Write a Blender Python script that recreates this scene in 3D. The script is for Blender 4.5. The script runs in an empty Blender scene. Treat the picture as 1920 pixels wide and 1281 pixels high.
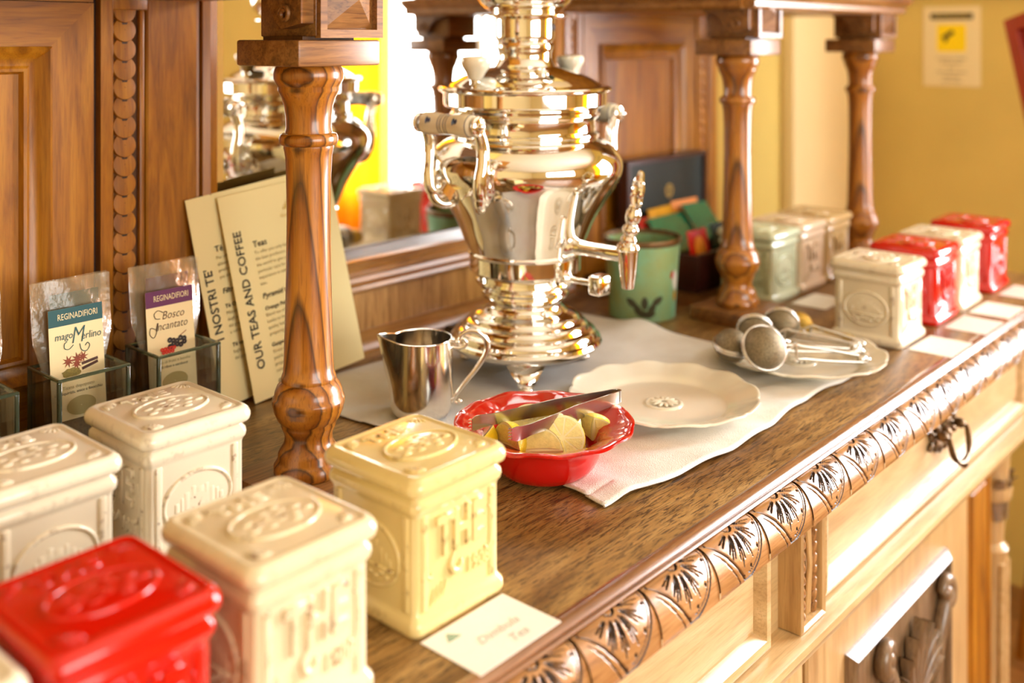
import bpy, bmesh, math, random
from mathutils import Matrix, Vector
random.seed(7)
sc = bpy.context.scene
COL = sc.collection
PI = math.pi
Z0 = 0.95                      # height of the worktop above the floor

# ------------------------------------------------------------------ camera
cam_d = bpy.data.cameras.new('camera'); cam = bpy.data.objects.new('camera', cam_d); COL.objects.link(cam)
YAW = math.radians(41.3)
cam.location = (0, 0, Z0 + 0.43)
cam.rotation_euler = (PI/2, 0, YAW - PI/2)
cam_d.sensor_width = 36.0; cam_d.sensor_fit = 'HORIZONTAL'
cam_d.lens = 1940/1920*36.0
cam_d.shift_y = -(640.5-72)/1920
cam_d.clip_start = 0.02; cam_d.clip_end = 60
cam_d.dof.use_dof = True; cam_d.dof.focus_distance = 1.0; cam_d.dof.aperture_fstop = 2.9
sc.camera = cam

# ------------------------------------------------------------------ world, light, exposure
w = bpy.data.worlds.new('sky'); sc.world = w; w.use_nodes = True
bg = w.node_tree.nodes['Background']; bg.inputs[0].default_value = (0.93, 0.97, 1.0, 1); bg.inputs[1].default_value = 2.0
def area(name, loc, rot, sx, sy, e, col):
    l = bpy.data.lights.new(name, 'AREA'); l.shape = 'RECTANGLE'; l.size = sx; l.size_y = sy; l.energy = e; l.color = col
    o = bpy.data.objects.new(name, l); o.location = loc; o.rotation_euler = rot; COL.objects.link(o); return o
area('daylight_side_window', (3.05, -0.62, 1.55), (0, PI/2, 0), 1.7, 1.5, 210, (0.97, 0.98, 1.0))
area('added_front_fill', (0.3, -3.45, 1.6), (PI/2, 0, 0), 2.6, 1.8, 92, (1.0, 0.94, 0.84))  # soft fill light added behind the camera
sc.view_settings.view_transform = 'Standard'; sc.view_settings.look = 'None'
sc.view_settings.gamma = 1.0; sc.view_settings.use_curve_mapping = False
sc.view_settings.exposure = 0.55
sc.cycles.max_bounces = 10; sc.cycles.glossy_bounces = 6; sc.cycles.transparent_max_bounces = 16
sc.cycles.caustics_reflective = False; sc.cycles.caustics_refractive = False
sc.cycles.use_denoising = True
sc.cycles.sample_clamp_indirect = 6.0

# ------------------------------------------------------------------ materials
def C(r, g, b):
    f = lambda c: (c/255/12.92) if c/255 <= 0.04045 else ((c/255+0.055)/1.055)**2.4
    return (f(r), f(g), f(b), 1.0)
class NT:
    def __init__(s, name):
        s.m = bpy.data.materials.new(name); s.m.use_nodes = True; s.t = s.m.node_tree
        s.b = s.t.nodes['Principled BSDF']; s.out = s.t.nodes['Material Output']
    def n(s, typ, **kw):
        o = s.t.nodes.new(typ)
        for k, v in kw.items(): setattr(o, k, v)
        return o
    def l(s, a, b): s.t.links.new(a, b)
    def ramp(s, fac, stops):
        r = s.n('ShaderNodeValToRGB'); e = r.color_ramp.elements
        while len(e) < len(stops): e.new(0.5)
        for q, (p, c) in zip(e, stops): q.position = p; q.color = c
        s.l(fac, r.inputs[0]); return r.outputs[0]
    def noise(s, vec, scale, detail=4, rough=0.55, dist=0.0):
        n = s.n('ShaderNodeTexNoise'); n.inputs['Scale'].default_value = scale; n.inputs['Detail'].default_value = detail
        n.inputs['Roughness'].default_value = rough; n.inputs['Distortion'].default_value = dist
        s.l(vec, n.inputs['Vector']); return n.outputs[0]
    def coord(s, scale=(1, 1, 1), rand=True):
        tc = s.n('ShaderNodeTexCoord'); mp = s.n('ShaderNodeMapping'); mp.inputs['Scale'].default_value = scale
        if rand:
            oi = s.n('ShaderNodeObjectInfo'); ml = s.n('ShaderNodeMath', operation='MULTIPLY'); ml.inputs[1].default_value = 37.0
            s.l(oi.outputs['Random'], ml.inputs[0]); ad = s.n('ShaderNodeVectorMath', operation='ADD')
            s.l(tc.outputs['Object'], ad.inputs[0]); s.l(ml.outputs[0], ad.inputs[1]); s.l(ad.outputs[0], mp.inputs[0])
        else: s.l(tc.outputs['Object'], mp.inputs[0])
        return mp.outputs[0]
    def mix(s, mode, fac, a, b):
        m = s.n('ShaderNodeMix', data_type='RGBA', blend_type=mode)
        for inp, v in ((m.inputs[0], fac), (m.inputs[6], a), (m.inputs[7], b)):
            if hasattr(v, 'links'): s.l(v, inp)
            else: inp.default_value = v
        return m.outputs[2]
    def bump(s, h, strength, dist=0.001):
        b = s.n('ShaderNodeBump'); b.inputs['Strength'].default_value = strength; b.inputs['Distance'].default_value = dist
        s.l(h, b.inputs['Height']); s.l(b.outputs[0], s.b.inputs['Normal'])
    def set(s, **kw):
        names = dict(rough='Roughness', metal='Metallic', coat='Coat Weight', coatr='Coat Roughness', ior='IOR', spec='Specular IOR Level', alpha='Alpha', trans='Transmission Weight', sheen='Sheen Weight')
        for k, v in kw.items(): s.b.inputs[names[k]].default_value = v
        return s

def wood(name, dark, mid, light, axis='X', fig=1.0, rough=0.38, coat=0.25, pores=0.45, bump=0.15):
    t = NT(name)
    lo, hi = 1.6*fig, 16*fig
    sl = {'X': (lo, hi, hi), 'Y': (hi, lo, hi), 'Z': (hi, hi, lo)}[axis]
    sp = {'X': (9, 150, 150), 'Y': (150, 9, 150), 'Z': (150, 150, 9)}[axis]
    f = t.noise(t.coord(sl), 2.2, 5, 0.6, 1.4)
    base = t.ramp(f, [(0.28, dark), (0.5, mid), (0.74, light)])
    p = t.noise(t.coord(sp), 2.6, 3, 0.6, 0.6)
    pr = t.ramp(p, [(0.36, (0.34, 0.22, 0.10, 1)), (0.52, (1, 1, 1, 1))])
    c = t.mix('MULTIPLY', pores, base, pr)
    t.l(c, t.b.inputs['Base Color']); t.set(rough=rough, coat=coat, coatr=0.2 if coat < .9 else 0.3)
    t.bump(p, bump, 0.0006)
    return t.m
M = {}
M['oak_z'] = wood('hutch_wood_upright', C(112, 62, 4), C(162, 100, 12), C(190, 128, 26), 'Z', rough=0.4, coat=0.15, pores=0.3)
M['oak_x'] = wood('hutch_wood_level', C(112, 62, 4), C(162, 100, 12), C(190, 128, 26), 'X', rough=0.4, coat=0.15, pores=0.3)
M['oak_dark'] = wood('hutch_wood_dark', C(66, 38, 8), C(98, 58, 14), C(122, 76, 24), 'Z', rough=0.5, coat=0.1)
M['rail'] = wood('rail_wood', C(118, 74, 28), C(160, 110, 52), C(188, 140, 78), 'X', rough=0.33, coat=0.35)
M['veneer'] = wood('veneer_wood', C(138, 92, 40), C(182, 134, 70), C(206, 160, 92), 'Z', fig=1.6, rough=0.42)
M['front_x'] = wood('drawer_wood', C(178, 142, 92), C(206, 174, 122), C(222, 194, 146), 'X', fig=0.8, rough=0.34, coat=1.0, pores=0.25)
M['front_z'] = wood('door_wood', C(168, 130, 80), C(200, 164, 110), C(216, 184, 134), 'Z', fig=0.8, rough=0.34, coat=1.0, pores=0.25)
M['front_dark'] = wood('carved_panel_wood', C(92, 70, 48), C(128, 102, 74), C(152, 126, 94), 'Z', rough=0.33, coat=0.35)
M['carved'] = wood('carved_edge_wood', C(116, 76, 38), C(162, 114, 66), C(190, 142, 92), 'X', fig=1.2, rough=0.26, coat=0.5, pores=0.35)
M['bead'] = wood('bead_wood', C(92, 58, 34), C(132, 90, 56), C(158, 114, 78), 'X', rough=0.24, coat=0.6)
t = NT('incision_dark'); t.b.inputs['Base Color'].default_value = C(44, 26, 14); t.set(rough=0.5); M['incision'] = t.m  # one dark tone for carved grooves and scale notches
t = NT('gap_shadow_wood'); t.b.inputs['Base Color'].default_value = C(40, 18, 8); t.set(rough=0.7); M['gap'] = t.m

def worktop_mat():
    t = NT('worktop_wood')
    f = t.noise(t.coord((2.2, 13, 13)), 2.2, 5, 0.6, 1.2)
    base = t.ramp(f, [(0.25, C(98, 66, 28)), (0.48, C(150, 112, 58)), (0.7, C(184, 148, 90))])
    g = t.noise(t.coord((24, 240, 240)), 1.5, 4, 0.65, 1.5)
    gr = t.ramp(g, [(0.40, (0.16, 0.12, 0.09, 1)), (0.53, (1, 1, 1, 1))])
    c = t.mix('MULTIPLY', 0.9, base, gr)
    b = t.noise(t.coord((5, 9, 9)), 1.0, 3, 0.5, 0.5)
    c = t.mix('MULTIPLY', 0.6, c, t.ramp(b, [(0.36, C(150, 112, 74)), (0.56, (1, 1, 1, 1))]))
    t.l(c, t.b.inputs['Base Color']); t.set(rough=0.36, coat=0.15, coatr=0.3)
    rr = t.ramp(b, [(0.3, (0.28,)*3+(1,)), (0.7, (0.46,)*3+(1,))]); t.l(rr, t.b.inputs['Roughness'])
    t.bump(g, 0.22, 0.0006); return t.m
M['worktop'] = worktop_mat()

def column_mat():
    t = NT('turned_column_wood')
    wv = t.n('ShaderNodeTexWave', wave_type='BANDS', bands_direction='DIAGONAL', wave_profile='SAW')
    t.l(t.coord((1, 0.55, 0.09), rand=False), wv.inputs['Vector'])
    wv.inputs['Scale'].default_value = 58; wv.inputs['Distortion'].default_value = 2.6; wv.inputs['Detail'].default_value = 3
    wv.inputs['Detail Scale'].default_value = 0.55; wv.inputs['Detail Roughness'].default_value = 0.55
    c = t.ramp(wv.outputs[1], [(0.0, C(92, 52, 10)), (0.14, C(184, 118, 36)), (0.60, C(168, 102, 26)), (0.86, C(138, 78, 16)), (1.0, C(80, 44, 8))])
    p = t.noise(t.coord((200, 200, 10), rand=False), 2.5, 3, 0.6, 0.4)
    c = t.mix('MULTIPLY', 0.5, c, t.ramp(p, [(0.34, (0.35, 0.26, 0.2, 1)), (0.5, (1, 1, 1, 1))]))
    t.l(c, t.b.inputs['Base Color']); t.set(rough=0.3, coat=0.45, coatr=0.12); t.bump(p, 0.1, 0.0005); return t.m
M['column'] = column_mat()
M['block'] = wood('abacus_wood', C(92, 56, 22), C(136, 90, 42), C(168, 118, 64), 'X', fig=1.6, rough=0.4, coat=0.15, pores=0.6)

def ceramic(name, col, wear, rough=0.16, amt=0.5):
    t = NT(name)
    v = t.coord()
    n = t.noise(v, 9, 3); base = t.mix('MULTIPLY', 0.25, col, t.ramp(n, [(0.3, (0.86, 0.84, 0.78, 1)), (0.7, (1, 1, 1, 1))]))
    ge = t.n('ShaderNodeNewGeometry'); pt = t.ramp(ge.outputs['Pointiness'], [(0.53, (0, 0, 0, 1)), (0.60, (1, 1, 1, 1))])
    n2 = t.noise(v, 95, 4, 0.7); n3 = t.ramp(n2, [(0.56, (0, 0, 0, 1)), (0.62, (amt,)*3+(1,))])
    f = t.mix('MULTIPLY', 1.0, pt, n3)
    c = t.mix('MIX', f, base, wear); t.l(c, t.b.inputs['Base Color'])
    t.set(rough=rough, coat=0.5, coatr=0.05, ior=1.5); t.bump(t.noise(v, 28, 2), 0.12, 0.002); return t.m
BR = C(112, 62, 26)
M['cream'] = ceramic('cream_glaze', C(228, 211, 174), BR, amt=0.9)
M['white'] = ceramic('white_glaze', C(234, 221, 194), BR, amt=0.9)
M['yellow'] = ceramic('yellow_glaze', C(228, 205, 140), BR, amt=0.8)
M['red'] = ceramic('red_glaze', C(204, 20, 6), C(120, 20, 8), 0.13, 0.3)
M['green'] = ceramic('pale_green_glaze', C(206, 216, 186), BR)
M['pinkish'] = ceramic('pinkish_glaze', C(228, 206, 176), BR)
M['tan'] = ceramic('tan_glaze', C(204, 174, 120), BR)
M['plate'] = ceramic('plate_glaze', C(242, 234, 214), C(200, 180, 140), 0.14, 0.2)
M['porcelain'] = ceramic('porcelain_glaze', C(240, 230, 204), C(220, 210, 190), 0.12, 0.1)
M['bowl'] = ceramic('bowl_glaze', C(196, 14, 8), C(90, 16, 6), 0.1, 0.4)
def plain(name, col, rough=0.5, metal=0.0, coat=0.0, nscale=0, namt=0.2, bump=0.0, bscale=200, **kw):
    t = NT(name)
    if nscale:
        n = t.noise(t.coord(), nscale, 4)
        c = t.mix('MULTIPLY', 1.0, col, t.ramp(n, [(0.3, (1-namt,)*3+(1,)), (0.7, (1, 1, 1, 1))])); t.l(c, t.b.inputs['Base Color'])
    else: t.b.inputs['Base Color'].default_value = col
    t.set(rough=rough, metal=metal, coat=coat, **kw)
    if bump: t.bump(t.noise(t.coord(), bscale, 3), bump, 0.001)
    return t.m
M['chrome'] = plain('polished_chrome', (0.90, 0.88, 0.83, 1), 0.03, 1.0, nscale=6, namt=0.05)
M['silver'] = plain('silver_plate', (0.86, 0.81, 0.72, 1), 0.13, 1.0, nscale=30, namt=0.1)
M['steel'] = plain('steel', (0.66, 0.63, 0.58, 1), 0.22, 1.0, nscale=60, namt=0.15)
M['gauze'] = plain('wire_gauze', C(150, 134, 104), 0.5, 0.6, nscale=500, namt=0.6, bump=0.5, bscale=900)
M['bronze'] = plain('aged_bronze', C(120, 92, 60), 0.4, 0.8, nscale=90, namt=0.5)
M['blue'] = plain('blue_glaze', C(56, 66, 96), 0.2)
M['card'] = plain('white_card', C(240, 236, 226), 0.6, nscale=40, namt=0.04)
def paper():
    t = NT('cream_paper'); t.b.inputs['Base Color'].default_value = C(246, 226, 166); t.set(rough=0.7)
    tr = t.n('ShaderNodeBsdfTranslucent'); tr.inputs[0].default_value = C(238, 214, 150)
    mx = t.n('ShaderNodeMixShader'); mx.inputs[0].default_value = 0.2; t.l(t.b.outputs[0], mx.inputs[1]); t.l(tr.outputs[0], mx.inputs[2]); t.l(mx.outputs[0], t.out.inputs[0]); return t.m
M['leaflet'] = paper()
M['ink'] = plain('black_ink', C(40, 36, 28), 0.7)
M['ink_soft'] = plain('grey_ink', C(150, 134, 92), 0.8)
M['ink_pale'] = plain('pale_ink', C(186, 180, 172), 0.8)
M['gold_ink'] = plain('gold_ink', C(206, 172, 90), 0.7)
M['green_ink'] = plain('green_ink', C(90, 140, 100), 0.7)
M['teal'] = plain('teal_print', C(10, 74, 76), 0.5, nscale=30, namt=0.08)
M['purple'] = plain('purple_print', C(92, 16, 74), 0.5, nscale=30, namt=0.08)
M['lime'] = plain('lime_print', C(170, 190, 10), 0.5)
M['label'] = plain('label_card', C(234, 212, 160), 0.6, nscale=30, namt=0.04)
M['oval'] = plain('label_oval_print', C(172, 152, 92), 0.7)
M['tea'] = plain('dried_tea', C(112, 88, 56), 0.9, nscale=400, namt=0.6, bump=0.6, bscale=500)
M['anise'] = plain('anise_print', C(150, 62, 20), 0.6, nscale=300, namt=0.4)
M['fennel'] = plain('seed_print', C(150, 130, 50), 0.6, nscale=500, namt=0.4)
M['stick'] = plain('bark_print', C(82, 40, 14), 0.6, nscale=200, namt=0.4)
M['berry_red'] = plain('red_berry_print', C(214, 44, 14), 0.5)
M['berry_dark'] = plain('dark_berry_print', C(44, 26, 18), 0.5, nscale=300, namt=0.4)
M['chest'] = plain('mahogany', C(60, 16, 10), 0.35, 0, 0.2, nscale=30, namt=0.4)
M['lining'] = plain('green_lining', C(9, 24, 16), 0.6, nscale=60, namt=0.2)
M['gold'] = plain('gold_print', C(196, 160, 70), 0.4, 0.5)
M['black'] = plain('black_plastic', C(22, 20, 24), 0.25, 0, 0.3)
M['rind'] = plain('lemon_rind', C(238, 208, 28), 0.35, 0, 0.2, nscale=60, namt=0.1, bump=0.5, bscale=600)
M['pith'] = plain('lemon_pith', C(244, 234, 186), 0.5)
M['flesh'] = plain('lemon_flesh', C(246, 230, 150), 0.22, 0, 0.5, nscale=220, namt=0.18, bump=0.4, bscale=500)
M['foil_red'] = plain('red_sachet_foil', C(200, 30, 16), 0.25, 0, 0.4, nscale=50, namt=0.3)
M['foil_green'] = plain('green_sachet_foil', C(6, 120, 84), 0.25, 0, 0.4, nscale=50, namt=0.3)
M['foil_yellow'] = plain('yellow_sachet_foil', C(226, 164, 30), 0.25, 0, 0.4, nscale=50, namt=0.3)
M['foil_dark'] = plain('dark_green_sachet_foil', C(8, 40, 26), 0.25, 0, 0.4)
M['foil_orange'] = plain('orange_print', C(234, 140, 30), 0.4)
M['sign_white'] = plain('sign_paper', C(240, 222, 172), 0.5)
M['sign_yellow'] = plain('sign_yellow_print', C(255, 222, 0), 0.5)
M['sign_olive'] = plain('sign_band_print', C(190, 160, 30), 0.5)
M['red_paint'] = plain('red_paint', C(168, 22, 8), 0.35, 0, 0.2, nscale=20, namt=0.1)
M['wall_ochre'] = plain('ochre_wall_paint', C(228, 200, 110), 0.8, nscale=3, namt=0.14, bump=0.15, bscale=60)
M['wall_pale'] = plain('pale_wall_paint', C(240, 216, 160), 0.8, nscale=3, namt=0.06, bump=0.15, bscale=60)
M['wall_cream'] = plain('cream_wall_paint', C(242, 224, 168), 0.8, nscale=3, namt=0.06)
M['ceiling'] = plain('ceiling_paint', C(244, 236, 216), 0.9, nscale=3, namt=0.04)
M['floor'] = wood('floor_boards', C(110, 70, 36), C(150, 100, 54), C(176, 124, 72), 'Y', fig=0.4, rough=0.35)
M['white_paint'] = plain('white_window_paint', C(244, 240, 230), 0.4, nscale=10, namt=0.03)

def linen():
    t = NT('white_linen'); v = t.coord()
    wv = t.noise(t.coord((900, 900, 900)), 1, 2); n = t.noise(v, 14, 4)
    c = t.ramp(n, [(0.3, C(222, 214, 200)), (0.7, C(240, 236, 228))]); t.l(c, t.b.inputs['Base Color'])
    t.set(rough=0.85, sheen=0.15)
    ad = t.n('ShaderNodeMath', operation='ADD'); t.l(wv, ad.inputs[0]); t.l(t.noise(v, 60, 4), ad.inputs[1]); t.bump(ad.outputs[0], 0.6, 0.002); return t.m
M['linen'] = linen()
def curtain_mat():
    t = NT('yellow_curtain_cloth'); tr = t.n('ShaderNodeBsdfTranslucent'); tr.inputs[0].default_value = C(255, 176, 24)
    t.b.inputs['Base Color'].default_value = C(246, 184, 40); t.set(rough=0.9)
    mx = t.n('ShaderNodeMixShader'); mx.inputs[0].default_value = 0.42; t.l(t.b.outputs[0], mx.inputs[1]); t.l(tr.outputs[0], mx.inputs[2]); t.l(mx.outputs[0], t.out.inputs[0]); return t.m
M['curtain'] = curtain_mat()
def thin_glass(name, tint, gloss=0.12, haze=0.0, hazecol=(1, 1, 1, 1), rough=0.03, crinkle=0.0):
    t = NT(name); tr = t.n('ShaderNodeBsdfTransparent'); tr.inputs[0].default_value = tint
    gl = t.n('ShaderNodeBsdfGlossy'); gl.inputs['Roughness'].default_value = rough
    fr = t.n('ShaderNodeLayerWeight'); fr.inputs[0].default_value = 0.35
    ma = t.n('ShaderNodeMath', operation='MULTIPLY_ADD'); ma.inputs[1].default_value = 0.6; ma.inputs[2].default_value = gloss*0.3
    t.l(fr.outputs['Fresnel'], ma.inputs[0])
    m1 = t.n('ShaderNodeMixShader'); t.l(ma.outputs[0], m1.inputs[0]); t.l(tr.outputs[0], m1.inputs[1]); t.l(gl.outputs[0], m1.inputs[2])
    if crinkle:
        b = t.n('ShaderNodeBump'); b.inputs['Strength'].default_value = crinkle; b.inputs['Distance'].default_value = 0.004
        t.l(t.noise(t.coord(), 70, 3), b.inputs['Height']); t.l(b.outputs[0], gl.inputs['Normal']); t.l(b.outputs[0], fr.inputs['Normal'])
    last = m1
    if haze:
        df = t.n('ShaderNodeBsdfDiffuse'); df.inputs[0].default_value = hazecol
        m2 = t.n('ShaderNodeMixShader'); m2.inputs[0].default_value = haze; t.l(m1.outputs[0], m2.inputs[1]); t.l(df.outputs[0], m2.inputs[2]); last = m2
    t.l(last.outputs[0], t.out.inputs[0]); return t.m
M['glass'] = thin_glass('vase_glass', (0.975, 0.985, 0.97, 1))
M['glass_edge'] = plain('glass_edge', C(92, 104, 80), 0.08, 0, 0.5, trans=0.6)
M['pane'] = thin_glass('window_glass', (0.98, 0.99, 1, 1), 0.05)
M['film'] = thin_glass('clear_film', (0.96, 0.94, 0.9, 1), 0.10, 0.10, C(220, 200, 160), 0.2, 0.3)
t = NT('mirror_silver'); t.b.inputs['Base Color'].default_value = (0.93, 0.93, 0.9, 1); t.set(metal=1.0, rough=0.0); M['mirror'] = t.m
def pot_mat():
    t = NT('green_painted_tin'); v = t.coord(rand=False)
    n = t.noise(v, 14, 5, 0.6); c = t.ramp(n, [(0.3, C(150, 158, 92)), (0.5, C(136, 178, 132)), (0.75, C(120, 186, 156))])
    n2 = t.noise(v, 60, 4, 0.7); c = t.mix('MIX', t.ramp(n2, [(0.64, (0, 0, 0, 1)), (0.7, (0.8,)*3+(1,))]), c, C(120, 88, 40))
    t.l(c, t.b.inputs['Base Color']); t.set(rough=0.35, coat=0.2); return t.m
M['pot'] = pot_mat()
M['pot_rim'] = plain('rusty_rim', C(126, 92, 52), 0.45, 0.5, nscale=60, namt=0.5)
M['pot_flower'] = plain('dark_flower_paint', C(74, 72, 46), 0.5, nscale=120, namt=0.4)
M['pot_white'] = plain('white_flower_paint', C(226, 220, 206), 0.5)

# ------------------------------------------------------------------ mesh helpers
class MB:
    def __init__(s): s.v = []; s.f = []; s.mi = []
    def add(s, vs, fs, mi=0, M4=None):
        k = len(s.v)
        s.v += [tuple(M4 @ Vector(p)) if M4 is not None else tuple(p) for p in vs]
        s.f += [tuple(i+k for i in f) for f in fs]; s.mi += [mi]*len(fs); return s
    def box(s, x0, x1, y0, y1, z0, z1, mi=0, M4=None):
        v = [(x, y, z) for z in (z0, z1) for y in (y0, y1) for x in (x0, x1)]
        return s.add(v, [(0, 2, 3, 1), (4, 5, 7, 6), (0, 1, 5, 4), (2, 6, 7, 3), (0, 4, 6, 2), (1, 3, 7, 5)], mi, M4)
    def rbox(s, x0, x1, y0, y1, z0, z1, r=0.003, seg=2, mi=0, M4=None):
        bm = bmesh.new(); bmesh.ops.create_cube(bm, size=1)
        for q in bm.verts: q.co = Vector(((x0+x1)/2+q.co.x*(x1-x0), (y0+y1)/2+q.co.y*(y1-y0), (z0+z1)/2+q.co.z*(z1-z0)))
        bmesh.ops.bevel(bm, geom=list(bm.edges), offset=r, segments=seg, affect='EDGES', profile=0.5)
        bm.verts.index_update()
        s.add([q.co.copy() for q in bm.verts], [[q.index for q in f.verts] for f in bm.faces], mi, M4); bm.free(); return s
    def grid(s, fn, nu, nv, closeu=False, closev=False, mi=0, M4=None, mif=None):
        vs = [fn(i/(nu if closeu else nu-1), j/(nv if closev else nv-1)) for j in range(nv) for i in range(nu)]
        fs = []; ms = []
        for j in range(nv if closev else nv-1):
            for i in range(nu if closeu else nu-1):
                a, b = j*nu+i, j*nu+(i+1) % nu; c, d = ((j+1) % nv)*nu+(i+1) % nu, ((j+1) % nv)*nu+i
                fs.append((a, b, c, d))
                if mif: ms.append(mif((i+.5)/(nu-1), (j+.5)/(nv-1)))
        s.add(vs, fs, mi, M4)
        if mif: s.mi[-len(ms):] = ms
        return s
    def lathe(s, prof, seg=32, mi=0, M4=None, cap=True):
        vs = []; fs = []
        for (z, r) in prof:
            vs += [(r*math.cos(2*PI*i/seg), r*math.sin(2*PI*i/seg), z) for i in range(seg)]
        for j in range(len(prof)-1):
            for i in range(seg):
                fs.append((j*seg+i, j*seg+(i+1) % seg, (j+1)*seg+(i+1) % seg, (j+1)*seg+i))
        if cap:
            fs.append(tuple(range(seg))[::-1]); fs.append(tuple((len(prof)-1)*seg+i for i in range(seg)))
        return s.add(vs, fs, mi, M4)
    def tube(s, pts, rad, seg=10, mi=0, M4=None, flat=None, cap=True):
        if len(pts) in range(5, 24) and seg != 7.5:
            pts = curve(pts); rad = lerp(rad, len(pts)) if isinstance(rad, (list, tuple)) else rad
        pts = [Vector(p) for p in pts]; n = len(pts)
        rad = rad if isinstance(rad, (list, tuple)) else [rad]*n
        vs = []; fs = []; up = None
        for i, p in enumerate(pts):
            d = (pts[min(i+1, n-1)]-pts[max(i-1, 0)]).normalized()
            if up is None:
                up = Vector((0, 0, 1)) if abs(d.z) < 0.9 else Vector((1, 0, 0))
            x = d.cross(up).normalized(); up = x.cross(d).normalized()
            for k in range(seg):
                a = 2*PI*k/seg; fl = flat if flat else 1
                vs.append(p + x*math.cos(a)*rad[i] + up*math.sin(a)*rad[i]*fl)
        for j in range(n-1):
            for i in range(seg): fs.append((j*seg+i, j*seg+(i+1) % seg, (j+1)*seg+(i+1) % seg, (j+1)*seg+i))
        if cap: fs.append(tuple(range(seg))[::-1]); fs.append(tuple((n-1)*seg+i for i in range(seg)))
        return s.add(vs, fs, mi, M4)
    def ball(s, c, rx, ry=None, rz=None, seg=16, rings=10, mi=0, M4=None):
        ry = ry or rx; rz = rz or rx
        T = Matrix.Translation(c) @ Matrix.Diagonal((rx, ry, rz, 1))
        return s.lathe([(-math.cos(PI*j/rings), max(1e-3, math.sin(PI*j/rings))) for j in range(rings+1)], seg, mi, (M4 @ T) if M4 is not None else T)
    def extr(s, prof, x0, x1, mi=0, M4=None):     # prof: list of (y, z), swept along x
        n = len(prof); vs = [(x0, y, z) for y, z in prof]+[(x1, y, z) for y, z in prof]
        fs = [(i, (i+1) % n, n+(i+1) % n, n+i) for i in range(n)]+[tuple(range(n))[::-1], tuple(range(n, 2*n))]
        return s.add(vs, fs, mi, M4)
    def frame(s, x0, x1, z0, z1, prof, mi=0, fill=None, M4=None):   # prof: list of (inset, y) mitred round a rectangle
        vs = []; fs = []
        for ins, y in prof: vs += [(x0+ins, y, z0+ins), (x1-ins, y, z0+ins), (x1-ins, y, z1-ins), (x0+ins, y, z1-ins)]
        for j in range(len(prof)-1):
            for i in range(4): fs.append((j*4+i, j*4+(i+1) % 4, (j+1)*4+(i+1) % 4, (j+1)*4+i))
        s.add(vs, fs, mi, M4)
        if fill is not None:
            k = len(prof)-1; s.add(vs[k*4:k*4+4], [(0, 1, 2, 3)], fill, M4)
        return s
    def poly(s, pts, th, mi=0, M4=None):          # flat polygon in xz, from y=0 to y=-th
        n = len(pts); vs = [(x, 0, z) for x, z in pts]+[(x, -th, z) for x, z in pts]
        return s.add(vs, [tuple(range(n))[::-1], tuple(range(n, 2*n))]+[(i, (i+1) % n, n+(i+1) % n, n+i) for i in range(n)], mi, M4)
    def rloft(s, secs, cs=4, mi=0, M4=None):      # rounded-rectangle sections (z, half x, half y, radius)
        vs = []; fs = []; n = 4*(cs+1)
        for z, hx, hy, r in secs:
            for q, (sx, sy) in enumerate(((1, 1), (-1, 1), (-1, -1), (1, -1))):
                for k in range(cs+1):
                    a = q*PI/2+k*PI/2/cs; vs.append((sx*(hx-r)+r*math.cos(a), sy*(hy-r)+r*math.sin(a), z))
        for j in range(len(secs)-1):
            for i in range(n): fs.append((j*n+i, j*n+(i+1) % n, (j+1)*n+(i+1) % n, (j+1)*n+i))
        fs.append(tuple(range(n))[::-1]); fs.append(tuple((len(secs)-1)*n+i for i in range(n)))
        return s.add(vs, fs, mi, M4)
    def mesh(s, name, mats, smooth=35):
        me = bpy.data.meshes.new(name); me.from_pydata(s.v, [], s.f)
        for m in (mats if isinstance(mats, (list, tuple)) else [mats]): me.materials.append(m)
        me.polygons.foreach_set('material_index', s.mi)
        bm = bmesh.new(); bm.from_mesh(me); bmesh.ops.recalc_face_normals(bm, faces=bm.faces); bm.to_mesh(me); bm.free()
        if smooth:
            me.shade_smooth(); me.set_sharp_from_angle(angle=math.radians(smooth))
        me.update(); return me
ORG = {}
def curve(pts, k=5):
    """Catmull-Rom curve through the points"""
    P_ = [Vector(p) for p in pts]; out = []; n = len(P_)
    for i in range(n-1):
        p0, p1, p2, p3 = [P_[max(0, min(n-1, i+d))] for d in (-1, 0, 1, 2)]
        for q in range(k):
            t_ = q/k; out.append(0.5*((2*p1)+(p2-p0)*t_+(2*p0-5*p1+4*p2-p3)*t_*t_+(3*p1-p0-3*p2+p3)*t_**3))
    return out+[P_[-1]]
def lerp(rs, m):
    n = len(rs); r = []
    for i in range(m):
        f_ = i/(m-1)*(n-1); a_ = min(n-2, int(f_)); r.append(rs[a_]+(rs[a_+1]-rs[a_])*(f_-a_))
    return r
def put(name, me, parent=None, mat4=None, abs_=False):
    o = bpy.data.objects.new(name, me); COL.objects.link(o)
    if parent is not None:
        o.parent = parent
        if abs_ and parent in ORG: o.location = -Vector(ORG[parent]); 
    if mat4 is not None: o.matrix_local = mat4
    return o
def part(name, mb, mats, parent, mat4=None, smooth=35):
    """a part given in scene coordinates (z above worktop) when the parent has an origin in ORG, else in the parent's own frame"""
    if parent in ORG:
        ox, oy, oz = ORG[parent]; mb.v = [(x-ox, y-oy, z-oz) for x, y, z in mb.v]
    o = put(name, mb.mesh(name, mats, smooth) if mb.v else None, parent, mat4)
    if parent in ORG: ORG[o] = ORG[parent]
    return o
def tag(o, label=None, cat=None, group=None, kind=None):
    for k, v in (('label', label), ('category', cat), ('group', group), ('kind', kind)):
        if v: o[k] = v
    return o
def thing(name, x, y, z=0.0, rz=0.0, rx=0.0):
    o = bpy.data.objects.new(name, None); COL.objects.link(o); o.empty_display_size = 0.02
    o.location = (x, y, Z0+z); o.rotation_euler = (rx, 0, rz); return o
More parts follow.
